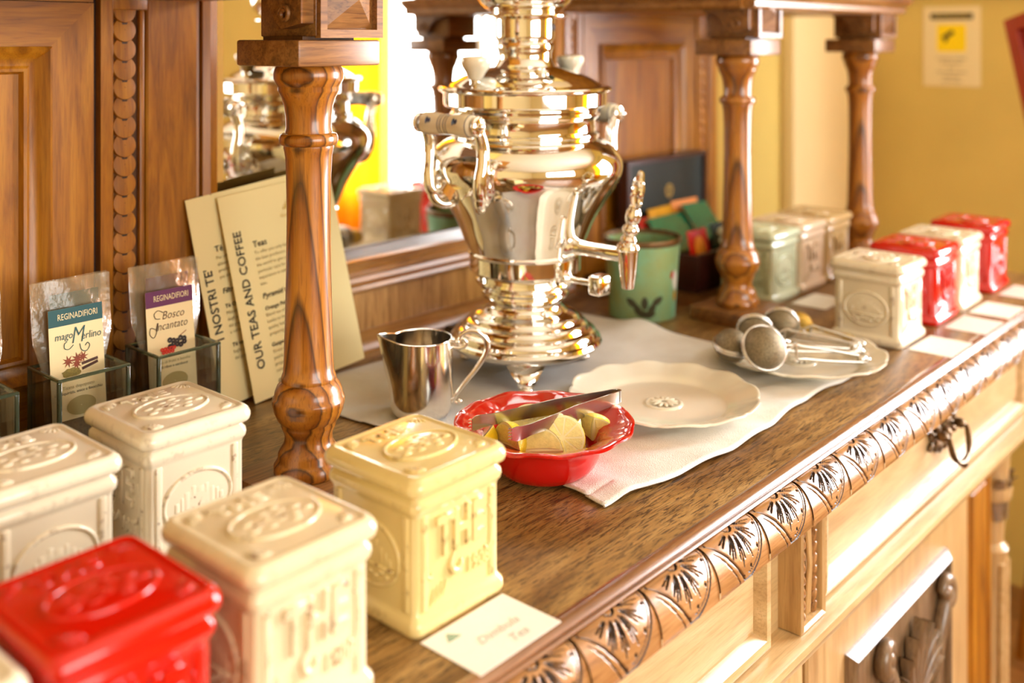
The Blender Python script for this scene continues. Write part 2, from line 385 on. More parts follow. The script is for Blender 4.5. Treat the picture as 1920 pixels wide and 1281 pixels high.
def dup(o, parent=None):
    c = o.copy(); COL.objects.link(c); c.parent = parent
    for ch in list(o.children): dup(ch, c)
    return c
_tx = {}
def text_mesh(body, size, mat, extrude=0.0, offset=0.0, shear=0.0, align='CENTER', sx=1.0, bevel=0.0, res=2):
    key = (body, size, mat.name, extrude, offset, shear, align, sx, bevel)
    if key in _tx: return _tx[key]
    cu = bpy.data.curves.new('lettering', 'FONT'); cu.body = body; cu.size = size; cu.extrude = extrude; cu.offset = offset; cu.shear = shear
    cu.align_x = align; cu.align_y = 'CENTER'; cu.resolution_u = res; cu.bevel_depth = bevel; cu.bevel_resolution = 0
    o = bpy.data.objects.new('lettering', cu); COL.objects.link(o)
    dg = bpy.context.evaluated_depsgraph_get(); me = bpy.data.meshes.new_from_object(o.evaluated_get(dg))
    bpy.data.objects.remove(o); bpy.data.curves.remove(cu)
    if sx != 1.0: me.transform(Matrix.Diagonal((sx, 1, 1, 1)))
    me.materials.clear(); me.materials.append(mat); me.name = 'lettering'; _tx[key] = me; return me
RX = Matrix.Rotation(PI/2, 4, 'X')               # text plane xy -> xz facing -y
def T(x, y, z): return Matrix.Translation((x, y, z))
def R(a, ax): return Matrix.Rotation(a, 4, ax)
def S(x, y, z): return Matrix.Diagonal((x, y, z, 1))

# ------------------------------------------------------------------ the room
X0R, X1R, Y0R, Y1R, H = -2.6, 2.8, -3.2, 1.17, 2.75
def struct(name, mb, mats, smooth=0):
    o = put(name, mb.mesh(name, mats, smooth)); o['kind'] = 'structure'; return o
struct('floor', MB().box(X0R-.1, X1R+.1, Y0R-.1, Y1R+.1, -.1, 0), M['floor'])
struct('ceiling', MB().box(X0R-.1, X1R+.1, Y0R-.1, Y1R+.1, H, H+.1), M['ceiling'])
struct('wall_back', MB().box(X0R-.1, X1R+.1, Y1R, Y1R+.1, 0, H), M['wall_ochre'])
struct('wall_left', MB().box(X0R-.1, X0R, Y0R, Y1R, 0, H), M['wall_cream'])
WY0, WY1, WZ0, WZ1 = -1.45, 0.10, 0.72, 2.3       # side window opening
b = MB(); b.box(X1R, X1R+.1, WY1, Y1R, 0, H); b.box(X1R, X1R+.1, Y0R, WY0, 0, H); b.box(X1R, X1R+.1, WY0, WY1, 0, WZ0); b.box(X1R, X1R+.1, WY0, WY1, WZ1, H)
struct('wall_right', b, M['wall_ochre'])
FX0, FX1, FZ0, FZ1 = -1.0, 1.6, 0.75, 2.4         # opening for the unseen window added for fill
b = MB(); b.box(X0R, FX0, Y0R-.1, Y0R, 0, H); b.box(FX1, X1R, Y0R-.1, Y0R, 0, H); b.box(FX0, FX1, Y0R-.1, Y0R, 0, FZ0); b.box(FX0, FX1, Y0R-.1, Y0R, FZ1, H)
struct('wall_front', b, M['wall_cream'])
def window(name, plane, a0, a1, z0, z1, along):
    root = bpy.data.objects.new(name, None); COL.objects.link(root); root['kind'] = 'structure'
    def bx(u0, u1, w0, w1, t0, t1):
        b = MB()
        if along == 'Y': b.box(plane+t0, plane+t1, u0, u1, w0, w1)
        else: b.box(u0, u1, plane-t1, plane-t0, w0, w1)
        return b
    for (u0, u1, w0, w1) in ((a0, a0+.05, z0, z1), (a1-.05, a1, z0, z1), (a0+.05, a1-.05, z0, z0+.05), (a0+.05, a1-.05, z1-.05, z1)):
        o = part('window_frame', bx(u0, u1, w0, w1, .02, .08), M['white_paint'], root, smooth=0)
    n = 3
    for k in range(1, n):
        u = a0+(a1-a0)*k/n; part('mullion', bx(u-.02, u+.02, z0+.05, z1-.05, .025, .075), M['white_paint'], root, smooth=0)
    for k in range(n):
        u0 = a0+(a1-a0)*k/n; u1 = a0+(a1-a0)*(k+1)/n
        part('pane', bx(u0+(.05 if k == 0 else .02), u1-(.05 if k == n-1 else .02), z0+.05, z1-.05, .047, .051), M['pane'], root, smooth=0)
    return root
window('window_1', X1R, WY0, WY1, WZ0, WZ1, 'Y')
window('added_window', Y0R, FX0, FX1, FZ0, FZ1, 'X')  # unseen window added in the front wall to go with the fill light
# pale pilaster strip and dark rail on the walls to the right of the sideboard
b = MB(); b.rbox(2.32, 2.74, Y1R-.035, Y1R, 0.0, H, .006); struct('trim_1', b, M['wall_pale'], 35)
b = MB(); b.extr([(-.022, 0), (-.022, .012), (-.012, .03), (-.005, .06), (0, .06), (0, 0)], 0.10, 1.135, M4=T(X1R, 0, Z0+.545) @ R(PI/2, 'Z') @ S(1, -1, 1))
struct('trim_2', b, M['oak_x'], 35)
# curtain drawn beside the side window
cr = bpy.data.objects.new('curtain', None); COL.objects.link(cr); cr.location = (X1R-.08, -1.15, 0.2)
tag(cr, 'yellow curtain hanging in folds beside the bright side window', 'curtain')
def cf(u, v):
    y = -.32+.62*u; return (.028*math.sin(u*2*PI*6.5)+.008*math.sin(u*41), y, v*2.2)
part('drape', MB().grid(cf, 120, 6), M['curtain'], cr, smooth=80)
part('rod', MB().tube([(0, -.42, 2.23), (0, 1.5, 2.23)], .012, 10), M['bronze'], cr)

# ------------------------------------------------------------------ sideboard (lower cabinet)
XC, SX0, SX1 = 1.02, 0.0, 2.04
side = thing('sideboard', XC, .80, -Z0); ORG[side] = (XC, .80, -Z0)
tag(side, 'long carved wooden sideboard with a leaf carved edge and panelled front', 'sideboard')
part('worktop', MB().rbox(SX0, SX1, .478, 1.168, -.03, 0, .002), M['worktop'], side)
part('edge_bead', MB().extr([(.486, -.0015), (.483, 0), (.478, .0008), (.473, -.0005), (.4705, -.0035), (.4715, -.0065), (.4745, -.0080), (.4715, -.0088), (.4705, -.0105), (.4725, -.0125), (.49, -.0125)], SX0, SX1), M['bead'], side, smooth=50)
def band(v):
    a = v*PI/2*1.06
    return Vector((0, .4725-.0235*math.sin(a), -.0125-.0345*(1-math.cos(a))))
BL = .044                                            # length of the carved band down its curve
def seg_d(px, py, ax, ay, bx, by):
    dx, dy = bx-ax, by-ay; t_ = max(0, min(1, ((px-ax)*dx+(py-ay)*dy)/(dx*dx+dy*dy))); return math.hypot(px-ax-t_*dx, py-ay-t_*dy), t_
RAYS = []
for a_, n_ in ((6, 3), (33, 3), (62, 3), (92, 3), (122, 3), (150, 2)):
    for q in range(n_):
        o_ = (q-(n_-1)/2)*7.5; r0, r1 = (.0105, .0325) if o_ == 0 else (.013, .0275)
        a0, a1 = math.radians(a_+o_*.7), math.radians(a_+o_*1.0+4); RAYS.append((r0*math.cos(a0), .001+r0*math.sin(a0), r1*math.cos(a1), .001+r1*math.sin(a1)))
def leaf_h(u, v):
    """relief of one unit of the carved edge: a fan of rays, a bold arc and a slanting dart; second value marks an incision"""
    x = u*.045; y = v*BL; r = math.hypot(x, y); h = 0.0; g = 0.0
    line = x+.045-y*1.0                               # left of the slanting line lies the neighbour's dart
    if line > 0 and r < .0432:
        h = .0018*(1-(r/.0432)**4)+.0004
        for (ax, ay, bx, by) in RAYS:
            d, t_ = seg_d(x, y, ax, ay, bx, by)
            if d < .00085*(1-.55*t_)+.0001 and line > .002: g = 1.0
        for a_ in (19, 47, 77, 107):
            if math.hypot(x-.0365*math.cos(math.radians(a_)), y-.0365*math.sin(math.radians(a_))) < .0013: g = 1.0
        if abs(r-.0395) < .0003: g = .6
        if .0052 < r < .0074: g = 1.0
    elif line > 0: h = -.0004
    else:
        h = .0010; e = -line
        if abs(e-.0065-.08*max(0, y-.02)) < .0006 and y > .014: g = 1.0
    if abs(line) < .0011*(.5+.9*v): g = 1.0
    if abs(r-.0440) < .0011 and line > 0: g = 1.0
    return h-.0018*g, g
NU, NV = 124, 64
cache = [[leaf_h(-1+2*i/(NU-1), j/(NV-1)) for i in range(NU)] for j in range(NV)]
def leaf_pt(u, v):
    i = round(u*(NU-1)); j = round(v*(NV-1)); p = band(v); q = band(min(1, v+.01))-band(max(0, v-.01))
    n = Vector((0, q.z, -q.y)).normalized(); h = cache[j][i][0]*min(1, (1-v)*14+.1)*min(1, v*14+.2)
    p = p+n*h; return (-.045+.09*u, p.y, p.z)
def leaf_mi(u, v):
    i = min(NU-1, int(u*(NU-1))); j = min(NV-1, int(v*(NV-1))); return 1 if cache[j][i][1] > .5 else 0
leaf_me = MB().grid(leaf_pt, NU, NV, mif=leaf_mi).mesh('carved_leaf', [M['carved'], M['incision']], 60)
for k in range(-8, 15):
    x = .735+.09*k
    if SX0+.04 < x < SX1-.04:
        o = put('carved_leaf', leaf_me, side); o.location = (x-XC, -.80, Z0)
part('edge_core', MB().extr([(.480, -.0125), (.455, -.050), (.462, -.056), (.478, -.060), (.484, -.068), (.52, -.0685), (.52, -.0125)], SX0, SX1), M['carved'], side, smooth=0)
b = MB(); b.box(.15, 1.90, .512, 1.16, -.20, -.03); part('carcass', b, M['front_x'], side, smooth=0)
b = MB(); b.box(.28, 1.75, .535, 1.16, -.90, -.20); part('cupboard', b, M['front_z'], side, smooth=0)
part('waist_moulding', MB().extr([(.54, -.195), (.485, -.195), (.476, -.199), (.475, -.206), (.480, -.212), (.482, -.220), (.490, -.224), (.494, -.233), (.503, -.238), (.508, -.246), (.54, -.246)], .13, 1.92), M['front_x'], side, smooth=30)
part('plinth', MB().rbox(.1, 1.94, .48, 1.16, -Z0, -.87, .008), M['front_x'], side)
def drawer(x0, x1):
    d = part('drawer', MB().frame(x0, x1, -.190, -.066, [(0, .52), (0, .497), (.006, .494), (.012, .495), (.017, .501), (.020, .5065), (.024, .5065), (.028, .502)], 0, 0), M['front_x'], side, smooth=30)
    cx = (x0+x1)/2; zc = -.116
    hb = MB()
    # pierced leafy backplate
    for sx in (-1, 1):
        for k, (dx, dz, rx, rz, a) in enumerate(((.020, .010, .014, .007, .5), (.020, -.012, .013, .007, -.6), (.034, .002, .013, .006, .1), (.010, .018, .009, .010, .9), (.010, -.018, .008, .009, -.9), (.046, .010, .008, .005, .7), (.046, -.008, .008, .005, -.6))):
            hb.ball((0, 0, 0), rx, .004, rz, 10, 6, M4=T(cx+sx*dx, .499, zc+dz) @ R(-sx*a, 'Y'))
    hb.ball((cx, .494, zc), .009, .008, .009, 12, 8)
    part('handle_plate', hb, M['bronze'], d)
    rb = MB(); n = 30
    for sx in (-1, 1): rb.ball((cx+sx*.034, .487, zc+.006), .007, .009, .007, 10, 6)
    pts = [(cx+.034*math.cos(PI+PI*k/n)*(1+.25*math.sin(PI*k/n)), .478-.008*math.sin(PI*k/n), zc+.006-.040*math.sin(PI*k/n)) for k in range(n+1)]
    rb.tube(pts, [.0028+.0016*abs(math.sin(3*PI*k/n)) for k in range(n+1)], 8); rb.ball((cx, .470, zc-.036), .008, .006, .006, 10, 6)
    part('handle_bail', rb, M['bronze'], d)
drawer(.20, .965); drawer(1.085, 1.86)
def stile(x0, x1):
    s = part('carved_stile', MB().frame(x0, x1, -.194, -.066, [(0, .52), (0, .486), (.003, .484), (.007, .486), (.008, .494)], 0, 0), M['front_z'], side, smooth=25)
    cx = (x0+x1)/2; b = MB()
    for dx in (-.004, 0.0, .004): b.tube([(cx+dx, .493, -.184), (cx+dx*.5, .490, -.13), (cx+dx, .493, -.076)], .0021, 8)
    part('reeding', b, M['front_z'], s)
    for sx in (-1, 1):
        for k in range(9):
            lb = MB().ball((0, 0, 0), .0042, .0035, .0085, 8, 6, M4=T(cx+sx*.0135, .492, -.182+k*.0128) @ R(sx*.5, 'Y'))
            part('carved_bud', lb, M['carved'], s)
stile(1.010, 1.068); stile(.135, .193)
def cupboard_door(x0, x1):
    d = part('door', MB().frame(x0, x1, -.84, -.250, [(0, .54), (0, .516), (.003, .513), (.090, .513), (.093, .517), (.096, .526)], 0, 0), M['front_z'], side, smooth=25)
    pn = part('panel', MB().frame(x0+.099, x1-.099, -.74, -.300, [(0, .528), (0, .512), (.002, .508), (.010, .500), (.012, .502), (.014, .509)], 0, 0), M['front_dark'], d, smooth=25)
    cx = (x0+x1)/2+.03
    for k in range(-4, 5):                            # palmette
        a = k*.25; L = .118-.010*abs(k)
        pb = MB().grid(lambda u, v: ((v**.7*.0125*(1-.2*v)*math.sin(PI*min(1, v*1.02))**.5+.001)*math.cos(2*PI*u), -(.010+.012*v)*max(0, math.sin(2*PI*u))*.8-.004*v, v*L), 12, 12, closeu=True, M4=T(cx, .509, -.455) @ R(a, 'Y'))
        part('palmette_petal', pb, M['front_dark'], pn, smooth=60)
    for sx in (-1, 1):
        pts = [(cx+sx*(.05+.055*t_), .502, -.52+.16*t_+.03*math.sin(t_*PI)) for t_ in [i/10 for i in range(11)]]
        pts += [(cx+sx*(.105+.016*math.sin(q)), .500, -.36+.018*(1-math.cos(q))*.9) for q in [i*.5 for i in range(1, 10)]]
        sb = MB().tube(pts, [.006+.006*math.sin(PI*i/(len(pts)-1)) for i in range(len(pts))], 10); sb.ball((cx+sx*.105, .500, -.345), .012, .010, .012, 12, 8)
        part('carved_scroll', sb, M['front_dark'], pn, smooth=60)
    for sx in (-1, 1):
        bb = MB()
        for k in range(4): bb.ball((cx+sx*(.03+.022*k), .503, -.555+.012*k), .014, .010, .010, 10, 7)
        part('carved_foliage', bb, M['front_dark'], pn, smooth=60)
cupboard_door(.34, .965); cupboard_door(1.082, 1.625)
def corner_stile(x0, x1):
    part('corner_stile', MB().frame(x0, x1, -.87, -.247, [(0, .54), (0, .520), (.004, .516), (.012, .516), (.016, .522), (.022, .522), (.026, .516), (.05, .516)], 0, 0), M['oak_z'], side, smooth=25)
corner_stile(1.632, 1.750); corner_stile(.215, .333); 
part('middle_stile', MB().rbox(.972, 1.076, .515, .54, -.87, -.246, .003), M['front_z'], side)
def corner_post(x, y):
    p = part('corner_post', MB().lathe([(-.87, .034), (-.82, .034), (-.80, .026), (-.70, .022), (-.45, .026), (-.42, .03), (-.41, .022), (-.38, .024), (-.34, .028), (-.335, .034), (-.32, .036), (-.30, .03), (-.246, .034)], 20, M4=T(x, y, 0)), M['front_z'], side)
    for k in range(8):
        a = k*PI/4; lb = MB().grid(lambda u, v: (.011*math.sin(PI*(.12+.88*v))**.6*(2*u-1), -.028-.020*v**2*(1-.25*(2*u-1)**2), -.37+.105*v-.03*v**4), 7, 9, M4=T(x, y, 0) @ R(a, 'Z'))
        part('acanthus_leaf', lb, M['front_dark'], p, smooth=60)
    for k in range(6):
        a = k*PI/3; part('flute', MB().tube([(x+.024*math.cos(a), y+.024*math.sin(a), -.78), (x+.027*math.cos(a), y+.027*math.sin(a), -.44)], .006, 8), M['front_x'], p)
corner_post(1.835, .545); corner_post(.205, .545)

# ------------------------------------------------------------------ hutch (upper part with columns and mirror)
hut = thing('hutch', XC, .95, 0); ORG[hut] = (XC, .95, 0)
tag(hut, 'carved wooden hutch with turned columns and a mirror standing on the sideboard', 'hutch')
YB = 1.085
part('back_board', MB().box(.08, 1.95, 1.135, 1.168, 0, .80), M['oak_dark'], hut, smooth=0)
for x0, x1 in ((.10, .700), (1.375, 1.868)): part('cupboard_body', MB().box(x0, x1, YB+.018, 1.135, 0, .80), M['oak_dark'], hut, smooth=0)
def hutch_door(x0, x1, z0, z1, px0, px1, pz0, pz1):
    d = part('door', MB(), M['oak_z'], hut)
    zb, zt = pz0-(px0-x0), pz1+(px0-x0)
    for nm, pts, mt in (('upright_rail', [(x0, zb), (px0, pz0), (px0, pz1), (x0, zt)], 'oak_z'), ('upright_rail', [(px1, pz0), (x1, pz0-(x1-px1)), (x1, pz1+(x1-px1)), (px1, pz1)], 'oak_z'),
                        ('cross_rail', [(x0, zt), (px0, pz1), (px1, pz1), (x1, pz1+(x1-px1))], 'oak_x'), ('cross_rail', [(x0, zb), (x1, pz0-(x1-px1)), (px1, pz0), (px0, pz0)], 'oak_x')):
        part(nm, MB().poly(pts, .018, M4=T(0, YB+.018, 0)), M[mt], d, smooth=0)
    for za, zc in ((zt, z1), (z0, zb)):
        if zc > za: part('filler_rail', MB().box(x0, x1, YB+.001, YB+.018, za, zc), M['oak_x'], d, smooth=0)
    part('panel_moulding', MB().frame(px0, px1, pz0, pz1, [(0, YB+.016), (0, YB-.004), (.003, YB-.006), (.006, YB-.004), (.009, YB-.001), (.014, YB+.004), (.020, YB+.006), (.023, YB+.004), (.026, YB+.005), (.029, YB+.012)]), M['oak_z'], d, smooth=30)
    part('panel', MB().box(px0+.025, px1-.025, YB+.0115, YB+.018, pz0+.025, pz1-.025), M['oak_z'], d, smooth=0)
hutch_door(.21, .5455, .02, .52, .258, .4985, .07, .4215)
hutch_door(1.423, 1.788, .02, .52, 1.468, 1.745, .07, .420)
part('door_gap', MB().box(.5455, .5535, YB+.012, YB+.018, 0, .52), M['gap'], hut, smooth=0)
def pilaster(x0, x1, zt, rad, cx):
    p = part('pilaster', MB().frame(x0, x1, 0, .52, [(0, YB+.018), (0, YB), (.0135, YB), (.0155, YB+.002), (.017, YB+.008)], 0, None), M['oak_z'], hut, smooth=25)
    part('ground', MB().box(x0+.015, x1-.015, YB+.008, YB+.017, .01, .51), M['oak_dark'], p, smooth=0)
    part('fillet', MB().rbox(x1-.0235, x1-.0175, YB+.001, YB+.010, .017, zt, .0015), M['oak_z'], p)
    part('cap', MB().rbox(x0+.014, x1-.014, YB+.0005, YB+.016, zt, .505, .001), M['oak_z'], p)
    pitch = rad*1.56
    n = int((zt-.02)/pitch)+1
    sm = MB().lathe([(0, rad), (.0035, rad), (.005, rad*.96), (.0055, rad*.6), (.0056, .0005)], 24, cap=False, M4=R(PI/2, 'X')); sm = sm.mesh('scale', [M['oak_z']], 40)
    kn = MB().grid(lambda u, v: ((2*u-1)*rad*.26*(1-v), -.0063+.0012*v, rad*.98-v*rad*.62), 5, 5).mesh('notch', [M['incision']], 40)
    ox, oy, oz = ORG[hut]
    for k in range(n):
        z = zt-rad*.1-k*pitch
        o = put('scale', sm, p); o.matrix_local = T(cx-ox, YB+.010-oy-.0010, z-oz) @ R(-.12, 'X')
        if k: 
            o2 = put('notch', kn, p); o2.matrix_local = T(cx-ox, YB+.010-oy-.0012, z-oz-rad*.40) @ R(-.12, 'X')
pilaster(.5535, .6235, .462, .0138, .5835)
pilaster(1.372, 1.420, .462, .0105, 1.394)
pilaster(1.795, 1.864, .440, .0125, 1.828)
part('stile', MB().box(.6235, .6715, YB+.0005, YB+.018, 0, .52), M['oak_z'], hut, smooth=0)
part('stile', MB().box(1.864, 1.872, YB, 1.135, 0, .80), M['oak_z'], hut, smooth=0)
# mirror, its frame and the rails beneath
for sx, xa in ((1, .6715), (-1, 1.372)):
    pr = [(0, YB+.03), (0, YB+.002), (.0035, YB+.001), (.0045, YB+.006), (.0065, YB+.006), (.0075, YB-.001), (.016, YB-.004), (.027, YB-.001), (.031, YB+.006), (.031, YB+.03)]
    b = MB(); vs = [(xa+sx*a, y, .0) for a, y in pr]+[(xa+sx*a, y, .52) for a, y in pr]; n = len(pr)
    b.add(vs, [(i, i+1, n+i+1, n+i) for i in range(n-1)]); part('mirror_frame', b, M['oak_z'], hut, smooth=30)
mx0, mx1 = .700, 1.345
mir = part('mirror', MB().frame(mx0, mx1, .118, .52, [(0, 1.1135), (.024, 1.110)], 0, 0), M['mirror'], hut, smooth=0)
part('mirror_ledge', MB().extr([(1.115, .123), (1.092, .125), (1.086, .120), (1.080, .121), (1.074, .116), (1.074, .110), (1.080, .106), (1.078, .100), (1.070, .097), (1.068, .092), (1.072, .087), (1.115, .085)], .7025, 1.372), M['rail'], hut, smooth=30)
part('apron_board', MB().box(.7025, 1.372, YB+.002, 1.115, .028, .086), M['veneer'], hut, smooth=0)
part('base_moulding', MB().extr([(1.115, .031), (1.084, .031), (1.080, .028), (1.072, .024), (1.066, .016), (1.064, .010), (1.060, .008), (1.060, 0), (1.115, 0)], .7025, 1.372), M['rail'], hut, smooth=30)
col_prof = [(.020, .030), (.023, .0325), (.029, .0325), (.033, .030), (.036, .0285), (.040, .0285), (.044, .0265), (.050, .0228), (.056, .0222), (.060, .0232), (.064, .0250), (.066, .0258), (.069, .0258), (.072, .0290), (.080, .0325), (.083, .0328), (.0845, .0335), (.088, .0340), (.0915, .0335), (.093, .0322), (.098, .0315), (.103, .0295), (.1065, .0270), (.108, .0255), (.110, .0258), (.113, .0250), (.116, .0238), (.125, .0232), (.16, .0222), (.21, .0210), (.26, .0205), (.30, .0210), (.318, .0218), (.324, .0228), (.3265, .0235), (.329, .0235), (.330, .0262), (.333, .0275), (.337, .0275), (.340, .0262), (.3412, .0222), (.346, .0212), (.356, .0215), (.366, .0228), (.374, .0252), (.379, .0278), (.381, .0288), (.3845, .0288), (.3855, .0295), (.3885, .0312), (.392, .0328), (.397, .0330), (.4015, .0318), (.4045, .030)]
def column(x, y):
    c = part('column', MB().lathe(col_prof, 48, M4=T(x, y, 0)), M['column'], hut, smooth=50)
    part('plinth', MB().rbox(x-.053, x+.053, y-.053, y+.053, 0, .0205, .002), M['block'], c)
    part('abacus', MB().rbox(x-.0478, x+.0478, y-.0478, y+.0478, .4045, .4285, .0022), M['block'], c)
    part('neck_block', MB().box(x-.03, x+.03, y-.03, y+.03, .4285, .4318), M['oak_dark'], c, smooth=0)
    bk = part('block', MB().rbox(x-.026, x+.050, y-.044, y+.040, .4315, .4765, .0015), M['block'], c)
    return c
for cx_, cy_ in ((.14, .79), (.608, .79), (1.425, .79), (1.888, .79)): column(cx_, cy_)
def diamond(cx, cy, cz, hw, hh, face):
    """raised pyramid boss in a square frame, on the -y or -x face of a block"""
    vs = [(-hw, 0, -hh), (hw, 0, -hh), (hw, 0, hh), (-hw, 0, hh), (0, -.015, 0)]
    Mx = T(cx, cy, cz) @ (R(-PI/2, 'Z') if face == 'x' else Matrix.Identity(4))
    part('diamond_boss', MB().add(vs, [(0, 1, 4), (1, 2, 4), (2, 3, 4), (3, 0, 4), (0, 3, 2, 1)], 0, Mx), M['block'], hut, smooth=0)
    part('boss_frame', MB().frame(-hw-.009, hw+.009, -hh-.009, hh+.009, [(0, .002), (0, -.006), (.0075, -.006), (.0085, 0)], 0, None, Mx), M['block'], hut, smooth=0)
for cx_ in (.14, .608, 1.425, 1.888): diamond(cx_+.012, .746, .4655, .028, .026, 'y')
def console(x, y0, y1, sgn=-1):
    """scrolled bracket carved on the side of a block"""
    pts = [(y1, .4765), (y1-.004, .47), (y1-.02, .468), (y1-.034, .458), (y1-.042, .446), (y1-.052, .4385), (y1-.062, .440), (y0, .4435), (y0, .4765)]
    n = len(pts); vs = [(x, y, z) for y, z in pts]+[(x+sgn*.014, y, z) for y, z in pts]
    part('scroll_bracket', MB().add(vs, [tuple(range(n)), tuple(range(n, 2*n))[::-1]]+[(i, (i+1) % n, n+(i+1) % n, n+i) for i in range(n)]), M['block'], hut, smooth=0)
    b = MB().tube([(x+sgn*.016, y0+.022+.008*math.cos(a)*(1-a/14), .452+.008*math.sin(a)*(1-a/14)) for a in [i*.35 for i in range(26)]], .0022, 6)
    part('volute', b, M['block'], hut)
for cx_ in (.608, 1.425, 1.888): console(cx_-.026, .749, .83)
def upper(x0, x1):
    u = part('upper_cupboard', MB().box(x0, x1, .752, 1.135, .478, .80), M['oak_x'], hut, smooth=0)
    prof = [(.752, .474), (.738, .474), (.733, .478), (.733, .486), (.726, .490), (.720, .498), (.718, .505), (.752, .508)]
    part('cornice_moulding', MB().extr(prof, x0-.008, x1+.008), M['rail'], u, smooth=30)
    for sx, xx in ((-1, x0), (1, x1)):
        b = MB().extr([(-(y-.752), z) for y, z in prof], 0, 1.135-.752, M4=T(xx, .752, 0) @ R(PI/2, 'Z') @ S(1, sx*-1 if sx > 0 else 1, 1)); part('cornice_return', b, M['rail'], u, smooth=30)
    part('soffit', MB().box(x0+.004, x1-.004, .756, 1.084, .4735, .4785), M['oak_x'], u, smooth=0)
upper(.085, .668); upper(1.383, 1.955)

# ------------------------------------------------------------------ ceramic tea canisters
def canister_meshes():
    q = {}
    HX, HY = .0450, .0470
    b = MB().rloft([(0, .0455, .0480, .006), (.0015, .0480, .0505, .007), (.005, .0490, .0515, .007), (.0095, .0488, .0513, .007), (.012, .0476, .0500, .006), (.0135, .0460, .0480, .005), (.016, HX, HY, .005),
                    (.050, HX, HY, .005), (.084, HX, HY, .005), (.087, .0458, .0478, .005), (.089, .0474, .0495, .006), (.0925, .0480, .0500, .006), (.0960, .0474, .0495, .006), (.0985, .0452, .0470, .005), (.104, .044, .046, .005)], 5)
    for sx in (-1, 1):                                # slim raised borders at the corners
        for sy in (-1, 1):
            b.rbox(sx*HX-.0012, sx*HX+.0012, sy*(HY-.0095)-.003, sy*(HY-.0095)+.003, .016, .085, .001, 2)
            b.rbox(sx*(HX-.0095)-.003, sx*(HX-.0095)+.003, sy*HY-.0012, sy*HY+.0012, .016, .085, .001, 2)
    q['body'] = b.mesh('body', [M['cream']], 50)
    l = MB().rloft([(.1005, .0440, .0460, .005), (.1015, .0490, .0512, .008), (.1030, .0505, .0528, .009), (.1060, .0515, .0538, .010), (.1090, .0514, .0537, .010), (.1120, .0502, .0525, .010), (.1140, .0482, .0505, .009), (.1150, .0462, .0484, .008),
                    (.1152, .0445, .0466, .007), (.1140, .0430, .0450, .006), (.1142, .0405, .0425, .006), (.1150, .033, .035, .010), (.1156, .02, .022, .012), (.1158, .004, .004, .002)], 5)
    q['lid'] = l.mesh('lid', [M['cream']], 60)
    def oval(a, bb, rr, n=40):
        m = MB(); m.tube([(a*math.cos(2*PI*k/n), 0, bb*math.sin(2*PI*k/n)) for k in range(n+1)], rr, 8, cap=False)
        m.grid(lambda u, v: ((a-.001)*v*math.cos(2*PI*u), -.0006-.0012*(1-v*v), (bb-.001)*v*math.sin(2*PI*u)), 32, 6, closeu=True)
        return m
    e = oval(.0310, .0235, .0019)
    for k, (dx, hh, ww) in enumerate(((-.020, .010, .0016), (-.0155, .013, .0012), (-.011, .016, .002), (-.005, .019, .0018), (.001, .017, .0028), (.007, .018, .0016), (.012, .014, .0018), (.017, .012, .0014), (.021, .008, .0016))):
        e.rbox(dx-ww*1.3, dx+ww*1.5, -.0017, 0, -.006, -.006+hh*(.75+.25*math.cos(dx*60)), .0010, 2)
    e.rbox(-.026, .026, -.0030, 0, -.0085, -.0065, .0008, 1)
    for k in range(7): e.ball((-.018+.006*k, -.0012, -.0135-.002*math.sin(k*2.1)), .0035, .0016, .0018, 8, 5)
    q['emblem'] = e.mesh('emblem', [M['cream']], 60)
    e = oval(.0320, .0215, .0018)
    for k in range(14):
        a = k*2.4; r = .0045*math.sqrt(k)
        e.ball((r*1.5*math.cos(a), -.0010, r*.85*math.sin(a)), .0052, .0014, .0026, 8, 5)
    q['medallion'] = e.mesh('medallion', [M['cream']], 60)
    s = MB()
    for k in range(-2, 3):
        a = k*.42; s.ball((0, 0, 0), .0018, .0013, .0055, 8, 6, M4=R(a, 'Y') @ T(0, 0, .0055))
    q['shell'] = s.mesh('shell', [M['cream']], 60)
    r = MB().tube([(-.001, 0, .012), (-.0050, -.0004, .005), (-.0040, -.0010, -.001), (.001, -.0010, -.0028), (.0052, -.0006, .0008), (.0056, 0, .004)], [.0010, .0026, .0032, .0032, .0022, .0009], 8)
    q['curl'] = r.mesh('curl', [M['cream']], 60)
    r = MB().tube([(.0320, 0, .034), (.0350, 0, .028), (.0355, 0, .014), (.0335, 0, .004), (.0300, -.0003, .001), (.0280, 0, .004)], [.0010, .0014, .0014, .0013, .0016, .0010], 7)
    q['bracket'] = r.mesh('bracket_stroke', [M['cream']], 60)
    q['sprig'] = MB().tube([(0, 0, 0), (.0025, -.0004, .006), (.0035, 0, .012)], [.0006, .0014, .0006], 6).mesh('sprig_leaf', [M['cream']], 60)
    return q
CQ = canister_meshes()
the_big = text_mesh('THE', .0400, M['cream'], .0022, .0011, 0, 'CENTER', .68, .0006)
y1908 = text_mesh('1908', .0150, M['cream'], .0014, .0004, 0, 'CENTER', .85, .0002)
the_lid = text_mesh('THE', .0165, M['cream'], .0014, .0007, 0, 'CENTER', 1.3, .0003)
def glaze(o, m):
    if m is M['cream']: return
    for s in o.material_slots: s.link = 'OBJECT'; s.material = m
